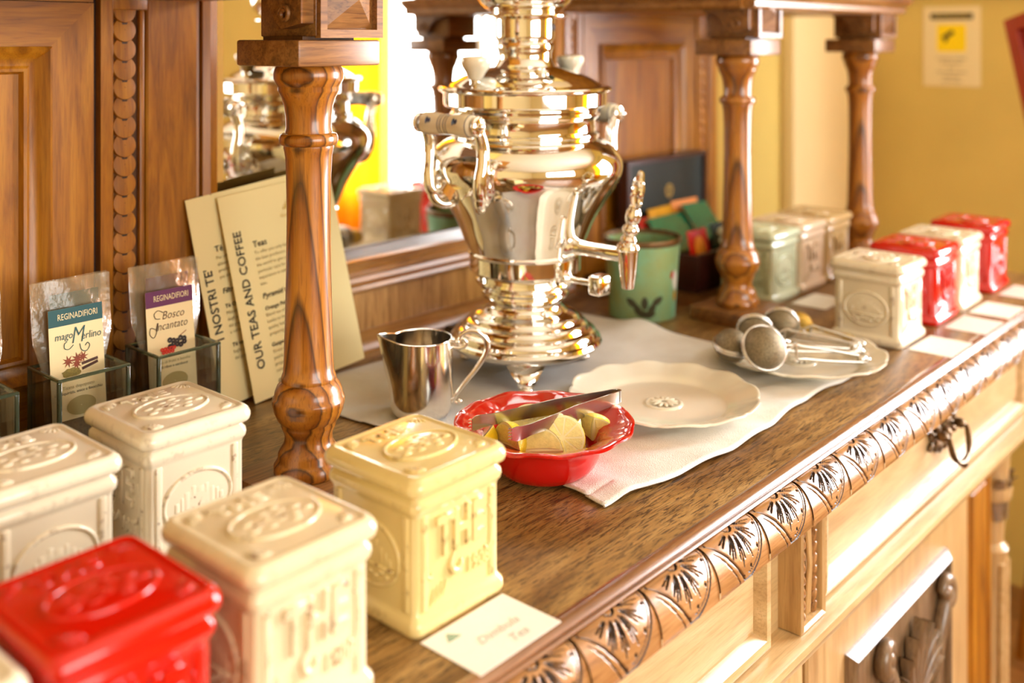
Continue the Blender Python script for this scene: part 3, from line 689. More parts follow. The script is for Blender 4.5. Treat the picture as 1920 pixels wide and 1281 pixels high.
def canister(x, y, mat, label, the_front=True, rz=0.0, z=0.0):
    """x, y: centre of the base; the_front puts the lettering on the -y face"""
    t = thing('tea_canister', x, y, z, rz); tag(t, label, 'canister', 'square ceramic tea canisters')
    def pc(name, me, par, mt):
        o = put(name, me, par, mt); glaze(o, m_); return o
    m_ = M[mat]
    bd = pc('body', CQ['body'], t, Matrix.Identity(4)); ld = pc('lid', CQ['lid'], t, Matrix.Identity(4))
    for k in range(4):
        Q = R(k*PI/2, 'Z'); dist = .0450 if k % 2 else .0470
        is_the = (k % 2 == 0) == the_front
        if is_the:
            pc('lettering', the_big, bd, Q @ T(.001, -dist, .0640) @ RX); pc('lettering', y1908, bd, Q @ T(.0200, -dist, .0335) @ RX)
            O_ = Q @ T(-.004, -dist-.0002, .0375)
            pc('curl', CQ['curl'], bd, O_)
            for sx in (-1, 1): pc('bracket_stroke', CQ['bracket'], bd, Q @ T(0, -dist-.0002, .0375) @ S(sx, 1, 1))
            for k4 in range(4): pc('sprig_leaf', CQ['sprig'], bd, O_ @ T(-.026+.0042*k4, 0, -.020+.0012*k4))
        else: pc('emblem', CQ['emblem'], bd, Q @ T(0, -dist-.0002, .049))
    up = T(0, 0, .1150) @ R(-PI/2, 'X')
    pc('medallion', CQ['medallion'], ld, T(0, -.006, .1155) @ R(-PI/2, 'X'))
    pc('lettering', the_lid, ld, T(-.004, .0290, .1148))
    for sx in (-1, 1):
        for sy in (-1, 1):
            pc('shell', CQ['shell'], ld, T(sx*.0375, sy*.039, .1146) @ R(math.atan2(-sx, sy)*1.0 + PI, 'Z') @ R(-PI/2, 'X'))
    return t
canister(.178, .569, 'white', 'white canister at the lower left corner, nearest of the front row')
canister(.288, .569, 'red', 'glossy red canister between the two pale ones in the near front row')
canister(.406, .569, 'cream', 'ivory canister with raised lettering, just behind the near red canister')
canister(.5545, .587, 'yellow', 'butter yellow canister beside the red bowl, with a handwritten card before it')
canister(.346, .792, 'white', 'white canister at the left edge in front of the left glass vases', False)
canister(.472, .808, 'white', 'white canister between the left column and the ivory canister, chipped oval on its front', False)
canister(1.470, .588, 'white', 'white canister beside the plate of tea infusers', True)
canister(1.618, .590, 'red', 'red canister between two white ones in the far front row')
canister(1.731, .590, 'white', 'white canister between the two red ones in the far front row')
canister(1.882, .590, 'red', 'red canister at the far end of the front row, oval on its front', False)
canister(1.572, .832, 'green', 'pale green canister standing behind the middle column', False)
canister(1.677, .832, 'pinkish', 'pinkish white canister in the back row between the pale green and tan ones')
canister(1.7815, .832, 'tan', 'tan canister next to the far right column')

# ------------------------------------------------------------------ place cards
def card(x, y, label, w_=.087, h_=.058, rz=0.0, lines=()):
    c = thing('name_card', x, y, .0002, rz); tag(c, label, 'card', 'name cards before the canisters')
    part('sheet', MB().box(-w_/2, w_/2, -h_/2, h_/2, 0, .0006), M['card'], c, smooth=0)
    for txt, sz, px, py, mt, sh in lines:
        put('lettering', text_mesh(txt, sz, M[mt], 0, 0, sh), c, T(px, py, .0009))
    return c
cd = card(.5525, .5045, 'white card with handwriting lying before the butter yellow canister', lines=(('Dimbula', .0125, .004, -.002, 'ink_pale', .35), ('Tea', .0125, .010, -.0165, 'ink_pale', .35)))
b = MB()
for k in range(4): b.box(-.030+.0015*k, -.018-.0015*k, .014+.0022*k, .0152+.0022*k, .0007, .0009)
part('printed_crest', b, M['green_ink'], cd, smooth=0)
card(.402, .487, 'white card before the ivory canister at the bottom edge')
card(.486, .722, 'white card before the white canister with the chipped oval')
card(1.478, .503, 'white card before the white canister beside the infusers')
card(1.622, .503, 'white card before the red canister between two white ones')
card(1.735, .503, 'white card before the white canister between the red ones')
card(1.885, .503, 'white card before the farthest red canister')
card(1.602, .738, 'white card before the pale green and pinkish canisters')

# ------------------------------------------------------------------ linen runner
def cloth():
    x0, x1, y0, y1 = .765, 1.292, .545, 1.035
    def fz(x, y):
        u = (x-x0)/(x1-x0); v = (y-y0)/(y1-y0)
        z = .0022+.0010*math.sin(17*x+9*y)*math.sin(21*y-4*x)
        z += .0030*math.exp(-((u-.06-.1*v)/.035)**2)*math.exp(-(v/.30)**2)
        z += .012*math.exp(-(((x-1.262)/.045)**2+((y-.865)/.035)**2))          # lifted corner by the pot
        z += .0030*abs(math.sin(34*x+3*math.sin(20*y)+9*y))**1.5*max(0, 1-v*3.2)+.0016*abs(math.sin(26*y+11*x+2*math.sin(14*x)))**2*(1 if v < .7 else 0)*abs(math.sin(7*x))
        return z
    def fn(u, v):
        x = x0+(x1-x0)*u; y = y0+(y1-y0)*v
        x += (.012*math.sin(v*6)-.018*(1-v)**2*0)*1.0*(1-u)+(-.02*v+.008*math.sin(v*9))*u
        y += (.006*math.sin(u*9+1)-.006*u)*(1-v)+(.004*math.sin(u*8)-.05*u*u)*v
        if v < .06 and u < .15: y += .010*(1-u/.15)
        return (x, y, fz(x, y))
    m = MB().grid(fn, 110, 100)
    o = thing('linen_runner', 1.03, .79); ORG[o] = (1.03, .79, 0)
    tag(o, 'crumpled white linen runner spread under the samovar and plates', 'cloth')
    s = part('sheet', m, M['linen'], o, smooth=80)
    md = s.modifiers.new('thickness', 'SOLIDIFY'); md.thickness = .0016; md.offset = 1
    part('hem', MB().tube([fn(i/60, 0) for i in range(61)], .0013, 6), M['linen'], o, smooth=80)
cloth()
ZC = .0042                                            # top of the cloth

# ------------------------------------------------------------------ samovar
def samovar():
    s = thing('samovar', 1.009, .864, ZC); tag(s, 'polished chrome samovar with porcelain handles standing on the linen runner', 'samovar')
    ch = M['chrome']
    part('base', MB().lathe([(.030, .076), (.033, .090), (.037, .0965), (.042, .0985), (.046, .0965), (.0475, .0925), (.050, .0915), (.054, .0905), (.057, .0865), (.058, .0815), (.0605, .0805), (.0635, .0795), (.067, .0755), (.068, .0705), (.0705, .0695), (.074, .0670), (.077, .0610), (.0785, .0555),
        (.081, .0525), (.084, .0500), (.087, .0475), (.090, .0470), (.093, .0480)], 64), ch, s, smooth=40)
    for k in range(3):
        a = k*2*PI/3+math.radians(-138.7+90+180)
        fb = MB().grid(lambda u, v: ((.026*(1-v)**1.4+.0062)*(u*2-1)*(1+.0*v), .066+.024*v-.012*(1-v)*(2*u-1)**2+.010*math.sin(v*PI), .036-.036*v), 13, 13)
        fb.grid(lambda u, v: ((.026*(1-v)**1.4+.0062)*(u*2-1), .056+.030*v-.010*(1-v)*(2*u-1)**2, .036-.036*v), 13, 13)
        fb.ball((0, .090, .0045), .0085, .0085, .0045, 12, 8)
        part('foot', fb, ch, s, mat4=R(a, 'Z'), smooth=60)
    body = [(.092, .047), (.095, .0505), (.098, .0545), (.101, .0560), (.104, .0555), (.106, .0530), (.108, .0525), (.110, .0575), (.113, .0615), (.1165, .0635), (.1195, .0630), (.1215, .0605), (.1235, .0620), (.127, .0655), (.1295, .0685), (.131, .0702), (.1315, .0712), (.150, .0718), (.1515, .0728), (.1535, .0732), (.155, .0722), (.156, .0715),
        (.160, .0735), (.166, .0765), (.174, .0800), (.182, .0832), (.190, .0868), (.198, .0908), (.206, .0955), (.214, .1005), (.222, .1055), (.230, .1105), (.238, .1155), (.246, .1200), (.253, .1232), (.260, .1250), (.266, .1252), (.272, .1240), (.279, .1205), (.285, .1155), (.290, .1100), (.294, .1050), (.297, .1000), (.2985, .0960),
        (.2995, .0935), (.3015, .0930), (.303, .0945), (.3055, .0945), (.307, .0925), (.309, .0905), (.322, .0905), (.325, .0920), (.3275, .0955), (.329, .0965), (.331, .0960), (.3325, .0930), (.336, .0935), (.338, .0975), (.340, .1025), (.342, .1045), (.359, .1050)]
    bd = part('body', MB().lathe(body, 80), ch, s, smooth=30)
    part('lid', MB().lathe([(.357, .1055), (.3590, .1090), (.3605, .1108), (.3622, .1112), (.3640, .1100), (.3652, .1075), (.3648, .1040), (.3655, .1000), (.3680, .0960), (.3720, .0900), (.3770, .0810), (.3815, .0700), (.3850, .0590), (.3875, .0510), (.3890, .0445), (.3900, .0405)], 80), ch, s, smooth=30)
    cy = part('chimney', MB().lathe([(.3885, .0400), (.3900, .0385), (.3930, .0370), (.3960, .0355), (.3985, .0345), (.4010, .0340), (.4060, .0342), (.4100, .0352), (.4135, .0366), (.4165, .0368), (.4185, .0360), (.4205, .0352), (.4225, .0362), (.4250, .0378), (.4275, .0384), (.4300, .0384), (.4480, .0386), (.4520, .0392)], 64), ch, s, smooth=30)
    vb = MB()
    for k in range(-1, 2):
        a = -PI/2-.62+.20*k+1.05
        vb.add([(-.0035, 0, 0), (0, 0, -.006), (.0035, 0, 0), (0, 0, .006), ], [(0, 1, 2, 3)], 0, R(a+PI/2, 'Z') @ T(0, -.0388, .440))
    part('vent_hole', vb, M['gap'], cy, smooth=0)
    part('crown_dish', MB().lathe([(.4500, .0390), (.4515, .0460), (.4530, .0530), (.4535, .0560), (.4550, .0562), (.4560, .0540), (.4555, .0450), (.4600, .0420)], 64), ch, s, smooth=30)
    part('teapot_holder', MB().lathe([(.4580, .0420), (.4610, .0460), (.4650, .0520), (.4710, .0580), (.4790, .0622), (.4880, .0640), (.4970, .0632), (.5060, .0600), (.5130, .0560), (.5150, .0540), (.52, .0545)], 64), ch, s, smooth=30)
    # porcelain knobs on the lid
    for sx, zr in ((-1, .0), (1, .0)):
        kb = part('lid_knob', MB().lathe([(0, .0070), (.003, .0085), (.008, .0110), (.014, .0150), (.019, .0170), (.0225, .0168), (.0252, .0145), (.0262, .008), (.0263, .001)], 24), M['porcelain'], s, mat4=T(sx*.087, -.006*sx, .3745) @ R(-.06*sx, 'Y') @ S(1.12, 1.12, 1.12))
        part('knob_stem', MB().lathe([(-.008, .0085), (-.006, .0062), (-.002, .0055), (.001, .0072)], 16), ch, kb)
    nb = MB().ball((0, 0, 0), .010, .010, .004, 14, 8); part('lid_vent', nb, ch, s, mat4=T(-.030, -.052, .3850))
    # two handles: scrolled brackets carrying a porcelain grip
    for sx in (-1, 1):
        hd = part('handle', MB(), ch, s)
        hb = MB()
        for sy in (-1, 1):
            y = sy*.044
            pts = [(.106, y*.55, .226), (.116, y*.7, .224), (.124, y*.85, .231), (.1255, y*.9, .242), (.1190, y*.85, .2465), (.1150, y*.8, .240), (.1195, y*.85, .236), (.1275, y*.92, .244), (.1290, y*.97, .262), (.1265, y, .280), (.1275, y, .300), (.1335, y, .316), (.1395, y, .3240)]
            # smooth the polyline
            sm = []
            for i in range(len(pts)-1):
                for q in range(4):
                    p0, p1, p2, p3 = [Vector(pts[max(0, min(len(pts)-1, i+d))]) for d in (-1, 0, 1, 2)]; tt = q/4
                    sm.append(0.5*((2*p1)+(-p0+p2)*tt+(2*p0-5*p1+4*p2-p3)*tt*tt+(-p0+3*p1-3*p2+p3)*tt**3))
            sm.append(Vector(pts[-1]))
            hb.tube([(sx*p.x, p.y, p.z) for p in sm], [.0060+.0032*math.sin(PI*i/len(sm)) for i in range(len(sm))], 10, flat=1.0)
            hb.ball((sx*.1395, sy*.0485, .3240), .0125, .0045, .0125, 18, 10)
            hb.ball((sx*.1395, sy*.0535, .3240), .0050, .0045, .0050, 12, 8)
            hb.ball((sx*.1215, y*.85, .2395), .0095, .0075, .0095, 12, 8)
            hb.grid(lambda u, v: (sx*(.1180+.010*v), y*(.2+.75*u), .243+.010*math.sin(PI*u)-.012*v), 8, 5)
        part('bracket', hb, ch, hd, smooth=60)
        gp = MB().lathe([(-.0435, .0095), (-.0420, .0122), (-.036, .0136), (-.026, .0140), (-.016, .0132), (-.006, .0124), (0, .0122), (.006, .0124), (.016, .0132), (.026, .0140), (.036, .0136), (.042, .0122), (.0435, .0095)], 28, M4=T(sx*.1395, 0, .3240) @ R(PI/2, 'X'))
        part('grip', gp, M['porcelain'], hd, smooth=60)
        bl = MB()
        for yy, rr in ((-.0385, .01345), (-.0068, .01255), (-.0028, .01240), (.0028, .01240), (.0068, .01255), (.0385, .01345)):
            bl.lathe([(-.0006, rr), (-.0003, rr+.0002), (.0003, rr+.0002), (.0006, rr)], 28, M4=T(sx*.1395, yy, .3240) @ R(PI/2, 'X'), cap=False)
        for yc in (-.022, .022):                      # painted sprigs round the grip
            for q in range(3):
                an = q*2*PI/3+.9
                for a2 in (-.9, -.3, .3, .9):
                    for st in range(4):
                        bl.ball((0, 0, 0), .0020, .0004, .0012, 6, 4, M4=T(sx*.1395, yc, .3240) @ R(an, 'Y') @ T(math.sin(a2)*.0018*(st-1)*1.0, math.cos(a2)*.0022*(st-1.5), .0139) @ R(PI/2, 'X'))
        part('blue_band', bl, M['blue'], hd, smooth=60)
        tag(hd, 'handle with white porcelain grip painted with blue bands')
    # tap
    tp = part('tap', MB().lathe([(-.160, .0080), (-.158, .0088), (-.100, .0086), (-.086, .0092), (-.080, .0120), (-.076, .0150), (-.073, .0160), (-.066, .0165)], 20, M4=T(0, 0, .1690) @ R(-PI/2, 'X')), ch, s, smooth=40)
    for k in range(len(tp.data.vertices)): pass
    part('spout', MB().lathe([(.1300, .0062), (.1305, .0074), (.1480, .0100), (.1750, .0126), (.1765, .0140), (.1800, .0142), (.1825, .0130), (.184, .0105)], 22, M4=T(0, -.1600, 0)), ch, tp, smooth=30)
    kb = MB().lathe([(0, .0085), (.003, .0098), (.006, .0100), (.008, .0085), (.010, .0075), (.013, .0092), (.0165, .0105), (.020, .0100), (.0225, .0078), (.0245, .0070), (.027, .0088), (.033, .0096), (.040, .0092), (.043, .0072), (.046, .0065)], 20)
    for sx in (-1, 1):
        pts = [(sx*.0015, 0, .044), (sx*.0075, 0, .047), (sx*.0130, 0, .053), (sx*.0120, 0, .060), (sx*.0145, 0, .066), (sx*.0125, 0, .073), (sx*.0075, 0, .076), (sx*.0060, 0, .081), (sx*.0035, 0, .086), (0, 0, .087)]
        kb.tube(pts, [.0032, .0036, .0040, .0042, .0036, .0040, .0036, .0034, .0032, .0028], 8)
        kb.ball((sx*.0150, 0, .054), .0032, .0032, .0032, 10, 6); kb.ball((sx*.0095, 0, .077), .0040, .0034, .0032, 10, 6)
    part('tap_key', kb, ch, tp, mat4=T(0, -.1600, .1835) @ R(.22, 'X') @ R(PI/2*.55, 'Z'), smooth=40)
    vk = part('valve_knob', MB().rbox(-.0125, .0125, -.128, -.109, .116, .1405, .0045, 3), M['chrome'], s, smooth=50)
    part('valve_stem', MB().lathe([(-.112, .0035), (-.075, .0035), (-.072, .008), (-.062, .010)], 14, M4=T(0, 0, .128) @ R(-PI/2, 'X')), ch, vk)
    return s
samovar()

# ------------------------------------------------------------------ cream jug
def jug():
    j = thing('cream_jug', .811, .849, ZC+.0005, math.radians(138.7)); tag(j, 'silver cream jug with a curled handle standing between column and samovar', 'jug')
    prof = [(0, .004), (.0003, .0265), (.002, .0300), (.006, .0335), (.012, .0355), (.022, .0362), (.040, .0362), (.060, .0356), (.078, .0350), (.0885, .0348)]
    def rad(z):
        for (z0, r0), (z1, r1) in zip(prof, prof[1:]):
            if z0 <= z <= z1: return r0+(r1-r0)*(z-z0)/(z1-z0+1e-9)
        return prof[-1][1]
    def pt(th, z, din):
        r = rad(z)-din
        g = max(0, (z-.030)/.0585)**1.15
        a = (th+PI) % (2*PI)-PI
        sp = max(0, 1-abs(a)/.62)
        r += .0150*g*sp**1.3
        zz = z+(.0035*sp*g if z > .08 else 0)-(.0018*g*(1-sp)*(1 if z > .08 else 0))
        return (r*math.cos(th), r*math.sin(th), zz)
    zs = [p[0] for p in prof]
    zs = [0, .0003, .002, .006, .012, .022, .03, .036, .042, .05, .058, .066, .074, .081, .0885]
    outer = MB().grid(lambda u, v: pt(2*PI*u, zs[round(v*(len(zs)-1))], 0), 96, len(zs), closeu=True)
    outer.grid(lambda u, v: pt(2*PI*u, zs[::-1][round(v*(len(zs)-1))] if v < .9 else zs[::-1][round(v*(len(zs)-1))]+.001, .0011), 96, len(zs), closeu=True)
    outer.add([pt(2*PI*i/96, 0, 0) for i in range(96)], [tuple(range(96))])
    part('body', outer, M['silver'], j, smooth=45)
    part('rim', MB().tube([(lambda p: (p[0], p[1], p[2]))(pt(2*PI*i/96, .0885, .0005)) for i in range(97)], .0009, 6, cap=False), M['silver'], j, smooth=60)
    pts = [(-.0335, 0, .076), (-.0385, 0, .0735), (-.0440, 0, .0745), (-.0470, 0, .0790), (-.0445, 0, .0835), (-.0405, 0, .0815), (-.0425, 0, .0885), (-.0480, 0, .0925), (-.0560, 0, .0915), (-.0625, 0, .0850), (-.0650, 0, .0760), (-.0630, 0, .0650), (-.0570, 0, .0520), (-.0490, 0, .0390), (-.0420, 0, .0280), (-.0375, 0, .0200), (-.0365, 0, .0135), (-.0400, 0, .0105), (-.0430, 0, .0125)]
    pts = [(-.0335+(x_+.0335)*1.32 if x_ < -.0365 else x_, y_, z_) for x_, y_, z_ in pts]
    hb = MB().tube(pts, [.0022, .0022, .0024, .0024, .0022, .0022, .0026, .0030, .0034, .0036, .0036, .0034, .0031, .0028, .0026, .0025, .0025, .0024, .0020], 10)
    hb.ball((-.0415, 0, .0808), .0036, .0036, .0036, 10, 8); hb.ball((-.0432, 0, .0128), .0034, .0034, .0034, 10, 8); hb.ball((-.0500, 0, .0960), .0030, .0030, .0035, 10, 8); hb.ball((-.036, 0, .0835), .0025, .0025, .0035, 10, 8)
    part('handle', hb, M['silver'], j, smooth=60)
jug()

# ------------------------------------------------------------------ red bowl, lemon and tongs
BX, BY = .791, .6525
def bowl():
    o = thing('serving_bowl', BX, BY, ZC-.0012); tag(o, 'red glazed bowl with a wavy rim holding cut lemon', 'bowl')
    prof = [(.004, 0), (.040, 0), (.0425, .0008), (.0470, .004), (.0515, .010), (.0550, .018), (.0572, .027), (.0585, .0335), (.0615, .0375), (.070, .0420), (.079, .0462), (.0865, .0495), (.0890, .0512), (.0890, .0532), (.0865, .0538), (.079, .0508), (.069, .0462), (.0600, .0415), (.0555, .0370), (.0535, .0300), (.0510, .0210), (.0470, .0130), (.0400, .0085), (.004, .0070)]
    n = len(prof)
    def fn(u, v):
        r, z = prof[round(v*(n-1))]; a = 2*PI*u
        k = max(0, (r-.060)/.029)
        r2 = r*(1+.012*k*(abs(math.sin(6*a))**.6-.6)); z2 = z*.96-.0030*k+.0008*k*math.sin(12*a+.6)+.0005*k*math.sin(7*a)
        if .0615 < r < .088 and z > .043: z2 += .0004*math.sin(22*a+2*math.sin(3*a))*math.sin((r-.06)/.028*PI)
        return (r2*math.cos(a), r2*math.sin(a), z2)
    part('bowl_body', MB().grid(fn, 180, n, closeu=True), M['bowl'], o, smooth=60)
bowl()
def wedge(x, y, z, rot, label, L=.026):
    """a quarter of lemon: rind outside, two cut faces"""
    w_ = thing('lemon_wedge', x, y, z); w_.rotation_euler = rot; tag(w_, label, 'lemon', 'cut lemon in the red bowl')
    A = PI/2.6
    def rr(v): return .0215*max(0.0, math.sin(PI*v))**.62
    part('rind', MB().grid(lambda u, v: (rr(v)*math.cos((u-.5)*2*A), rr(v)*math.sin((u-.5)*2*A), (v-.5)*2*L*.9), 14, 13), M['rind'], w_, smooth=60)
    fb = MB(); pb = MB()
    for s in (-1, 1):
        pb.grid(lambda u, v: (u*rr(v)*.985*math.cos(A), s*u*rr(v)*.985*math.sin(A), (v-.5)*2*L*.89), 5, 13)
        fb.grid(lambda u, v: ((.10+.76*u)*rr(.06+.88*v)*math.cos(A)-.0006, s*((.10+.76*u)*rr(.06+.88*v)*math.sin(A)+.0006)-s*.00, (v-.5)*2*L*.76), 5, 13)
    part('pith', pb, M['pith'], w_, smooth=0); part('flesh', fb, M['flesh'], w_, smooth=0)
    return w_
def slice_(x, y, z, rot, label, half=False, R0=.024, th=.007):
    s = thing('lemon_slice', x, y, z); s.rotation_euler = rot; tag(s, label, 'lemon', 'cut lemon in the red bowl')
    ang = PI if half else 2*PI; n = 32
    def ring(r, zz): return [(r*math.cos(ang*i/n), r*math.sin(ang*i/n), zz) for i in range(n+1)]
    b = MB(); vs = ring(R0*.96, -th/2)+ring(R0, -th/4)+ring(R0, th/4)+ring(R0*.96, th/2); m = n+1
    b.add(vs, [(j*m+i, j*m+i+1, (j+1)*m+i+1, (j+1)*m+i) for j in range(3) for i in range(n)]); part('rind', b, M['rind'], s, smooth=60)
    p = MB()
    for zz in (-th/2, th/2): p.add(ring(R0*.96, zz)+[(0, 0, zz)], [tuple(range(m+1))] if half else [tuple(range(m))])
    if half: p.add([(-R0*.96, 0, -th/2), (R0*.96, 0, -th/2), (R0*.96, 0, th/2), (-R0*.96, 0, th/2)], [(0, 1, 2, 3)])
    part('pith', p, M['pith'], s, smooth=0)
    ns = 5 if half else 9; f = MB()
    for k in range(ns):
        a0 = ang*k/ns+.045; a1 = ang*(k+1)/ns-.045
        for zz in (-th/2-.0003, th/2+.0003):
            pts = [(.0022*math.cos((a0+a1)/2), .0022*math.sin((a0+a1)/2), zz)]+[(R0*.86*math.cos(a0+(a1-a0)*q/6), R0*.86*math.sin(a0+(a1-a0)*q/6), zz) for q in range(7)]
            f.add(pts, [tuple(range(8))])
    f_ = part('flesh', f, M['flesh'], s, smooth=0); f_['kind'] = 'stuff'
    return s
BZ = ZC+.031
VY = math.radians(-48.7)                              # bearing that faces the camera from the bowl
wedge(.737, .694, BZ+.002, (1.35, .5, -.9), 'lemon wedge at the left end under the tip of the upper tong arm', .024)
wedge(.752, .668, BZ+.000, (1.5, -.35, -.2), 'lemon wedge showing its rind between the two tong arms', .025)
wedge(.766, .635, BZ-.002, (1.45, .25, .45), 'lemon wedge under the lower tong arm, rind outward', .024)
slice_(.795, .672, BZ+.006, (.62, 0, -.7), 'lemon slice lying across the top of the lemons behind the tongs', False, .023)
slice_(.789, .628, BZ+.0045, (.95, .0, -.80), 'round lemon slice with its juicy cut face turned to the viewer', False, .0225, .009)
wedge(.815, .622, BZ+.002, (.25, .2, 2.2), 'upright lemon wedge just right of the round slice', .018)
wedge(.831, .622, BZ+.004, (.15, -.2, .3), 'lemon wedge at the right end of the pile, pale cut side up', .015)
wedge(.812, .688, BZ-.004, (1.5, .1, 1.4), 'lemon wedge half hidden at the back of the bowl', .022)
wedge(.764, .640, BZ-.008, (1.4, .9, .6), 'lemon wedge low at the front left of the bowl', .018)
def tongs(bend, tipa, tipb):
    b0 = Vector(bend); o = thing('sugar_tongs', *bend); ORG[o] = tuple(bend)
    tag(o, 'steel serving tongs lying open across the red bowl and its lemons', 'tongs')
    for tip, nm in ((tipa, 0), (tipb, 1)):
        tp = Vector(tip); d = (tp-b0); L = d.length; d.normalize()
        n = Vector((0, 0, 1)).cross(d).normalized()*(1 if nm else -1); up = Vector((0, 0, 1))
        prof = [(-.004, .0055, .0), (.0, .0062, .0026), (.004, .0068, .0034), (.02, .0072, .003), (L*.45, .0085, .0018), (L*.62, .0072, .0012), (L*.86, .0062, .0), (L*.93, .0072, .0), (L*.97, .0078, -.0015), (L, .0062, -.004)]
        vs = []
        for s, h, bow in prof:
            c = b0+d*s+n*bow
            for a, q in ((-1, 0), (1, 0), (1, 1), (-1, 1)): vs.append(c+up*h*a*.9+n*(.0011*q))
        m = len(prof); fs = [(j*4+i, j*4+(i+1) % 4, (j+1)*4+(i+1) % 4, (j+1)*4+i) for j in range(m-1) for i in range(4)]+[(0, 3, 2, 1), ((m-1)*4, (m-1)*4+1, (m-1)*4+2, (m-1)*4+3)]
        for q in range(4):                            # small teeth at the tip
            c = b0+d*(L+.0015)+n*-.004+up*(-.0048+.0032*q); k = len(vs)
            vs += [c+n*.0014, c-n*.0014, c+up*.0016+n*.0014, c+up*.0016-n*.0014, c+d*.003+up*.0008]; fs += [(k, k+1, k+4), (k+1, k+3, k+4), (k+3, k+2, k+4), (k+2, k, k+4)]
        part('arm', MB().add(vs, fs), M['steel'], o, smooth=30)
    da = (Vector(tipa)-b0).normalized(); db = (Vector(tipb)-b0).normalized(); ax = -(da+db).normalized(); sd = Vector((0, 0, 1)).cross(ax).normalized()
    vs = []; n_ = 12
    for i in range(n_+1):
        a = -PI/2+PI*i/n_
        for r in (.0030, .0042):
            c = b0+ax*(r*math.cos(a)+.000)+sd*(r*math.sin(a))
            for h in (-.0058, .0058): vs.append(c+Vector((0, 0, h)))
    fs = []
    for i in range(n_):
        k = i*4
        fs += [(k, k+1, k+5, k+4), (k+2, k+6, k+7, k+3), (k+1, k+3, k+7, k+5), (k, k+4, k+6, k+2)]
    part('bend', MB().add(vs, fs), M['steel'], o, smooth=40)
tongs((.884, .6300, .0570), (.728, .6930, .0560), (.736, .6440, .0545))

# ------------------------------------------------------------------ plates and tea infusers
def plate(x, y, z, label, lobes=6, rz=0.0):
    o = thing('plate', x, y, z, rz); tag(o, label, 'plate')
    prof = [(.004, .0022), (.045, .0022), (.060, .0022), (.0615, 0), (.0645, 0), (.066, .0025), (.072, .0060), (.082, .0090), (.098, .0140), (.1075, .0172), (.1090, .0185), (.1088, .0202), (.1070, .0205), (.1050, .0196), (.098, .0168), (.084, .0122), (.077, .0092), (.0735, .0068), (.070, .0056), (.045, .0052), (.004, .0052)]
    n = len(prof)
    def fn(u, v):
        r, z_ = prof[round(v*(n-1))]; a = 2*PI*u; k = max(0, min(1, (r-.074)/.034))
        c = abs(math.cos(lobes*a)); 
        return (r*(1+.032*k*(c**.55-.72))*math.cos(a), r*(1+.032*k*(c**.55-.72))*math.sin(a), z_+.0012*k*math.cos(2*lobes*a))
    part('dish', MB().grid(fn, 192, n, closeu=True), M['plate'], o, smooth=60)
    mb = MB().lathe([(.0050, .0225), (.0066, .0215), (.0074, .0195), (.0066, .0175), (.0060, .0165), (.0062, .004), (.0072, .001)], 40)
    part('medallion', mb, M['plate'], o, smooth=60)
    pm = MB().ball((0, 0, .0015), .0024, .0072, .0014, 10, 6).mesh('petal', [M['plate']], 60)
    for k in range(12): put('petal', pm, o, R(k*PI/6, 'Z') @ T(0, .0098, .0060))
    return o
plate(1.012, .656, ZC-.0006, 'empty white plate with scalloped rim and a rosette, behind the red bowl', rz=.26)
plate(1.262, .609, ZC-.0006, 'white plate holding the tea infusers, before the white canister', rz=.05)
def infuser(bx, by, bz, ex, ey, ez, label, r=.0235, mat='gauze', tilt=0.9, face=None):
    o = thing('tea_infuser', bx, by, bz); ORG[o] = (bx, by, bz); tag(o, label, 'infuser', 'tea infusers on the white plate')
    st = M['steel'] if mat == 'gauze' else M['gold']
    B = Vector((bx, by, bz)); E = Vector((ex, ey, ez)); d = (E-B).normalized()
    ax = Vector(face).normalized() if face else Vector((-.75*.8, -.66*.8, .55)).normalized()     # seam axis
    ax = (ax-d*ax.dot(d)).normalized(); q = ax.to_track_quat('Z', 'Y').to_matrix().to_4x4(); Mx = T(*B) @ q
    for s in (1, -1):
        part('gauze_half', MB().lathe([(s*(.0012+(r-.002)*math.sin(PI/2*k/8)*.92), max(.0004, (r-.001)*math.cos(PI/2*k/8))) for k in range(9)], 28, M4=Mx, cap=False), M[mat], o, smooth=80)
        tb = MB(); n = 36; tb.tube([(r*math.cos(2*PI*k/n), r*math.sin(2*PI*k/n), s*.0016) for k in range(n+1)], .0019, 7, M4=Mx, cap=False)
        part('rim_ring', tb, st, o, smooth=60)
    side_ = ax.cross(d).normalized(); P0 = B+d*(r+.001); L = (E-P0).length
    w0 = MB()
    for s in (1, -1):
        pts = [P0+ax*s*.0014, P0+d*.006+ax*s*.002+side_*s*.002, P0+d*.016+side_*s*.0085, P0+d*.026+side_*s*.0075, P0+d*(L*.5)+side_*s*.0070, P0+d*(L*.9)+side_*s*.0042, E+side_*s*.0028]
        w0.tube(pts, [.0014, .0015, .0016, .0018, .0020, .0022, .0020], 8)
    part('spring_handle', w0, st, o, smooth=60)
    part('collar', MB().tube([P0+d*.015-side_*.009, P0+d*.015+side_*.009], .0017, 8), st, o)
    cb = MB().tube([E-d*.012, E-d*.010, E-d*.002, E], [.0030, .0046, .0046, .0026], 12); cb.ball(tuple(E+d*.0015), .0038, .0038, .0038, 12, 8)
    part('end_cap', cb, st, o, smooth=50)
infuser(1.158, .606, .0500, 1.263, .520, .0290, 'round mesh infuser facing the viewer at the left rim of the plate', .0270, face=(-.62, -.60, .50))
infuser(1.162, .652, .0430, 1.290, .540, .0300, 'mesh infuser tucked behind the one facing the viewer', .0225, face=(-.5, .2, .8))
infuser(1.212, .634, .0430, 1.302, .544, .0250, 'mesh infuser in the middle of the heap, dome up', .0225, face=(-.1, .35, .9))
infuser(1.252, .668, .0420, 1.320, .556, .0250, 'mesh infuser leaning on the back rim below the middle column', .0225, face=(.85, .1, .35))
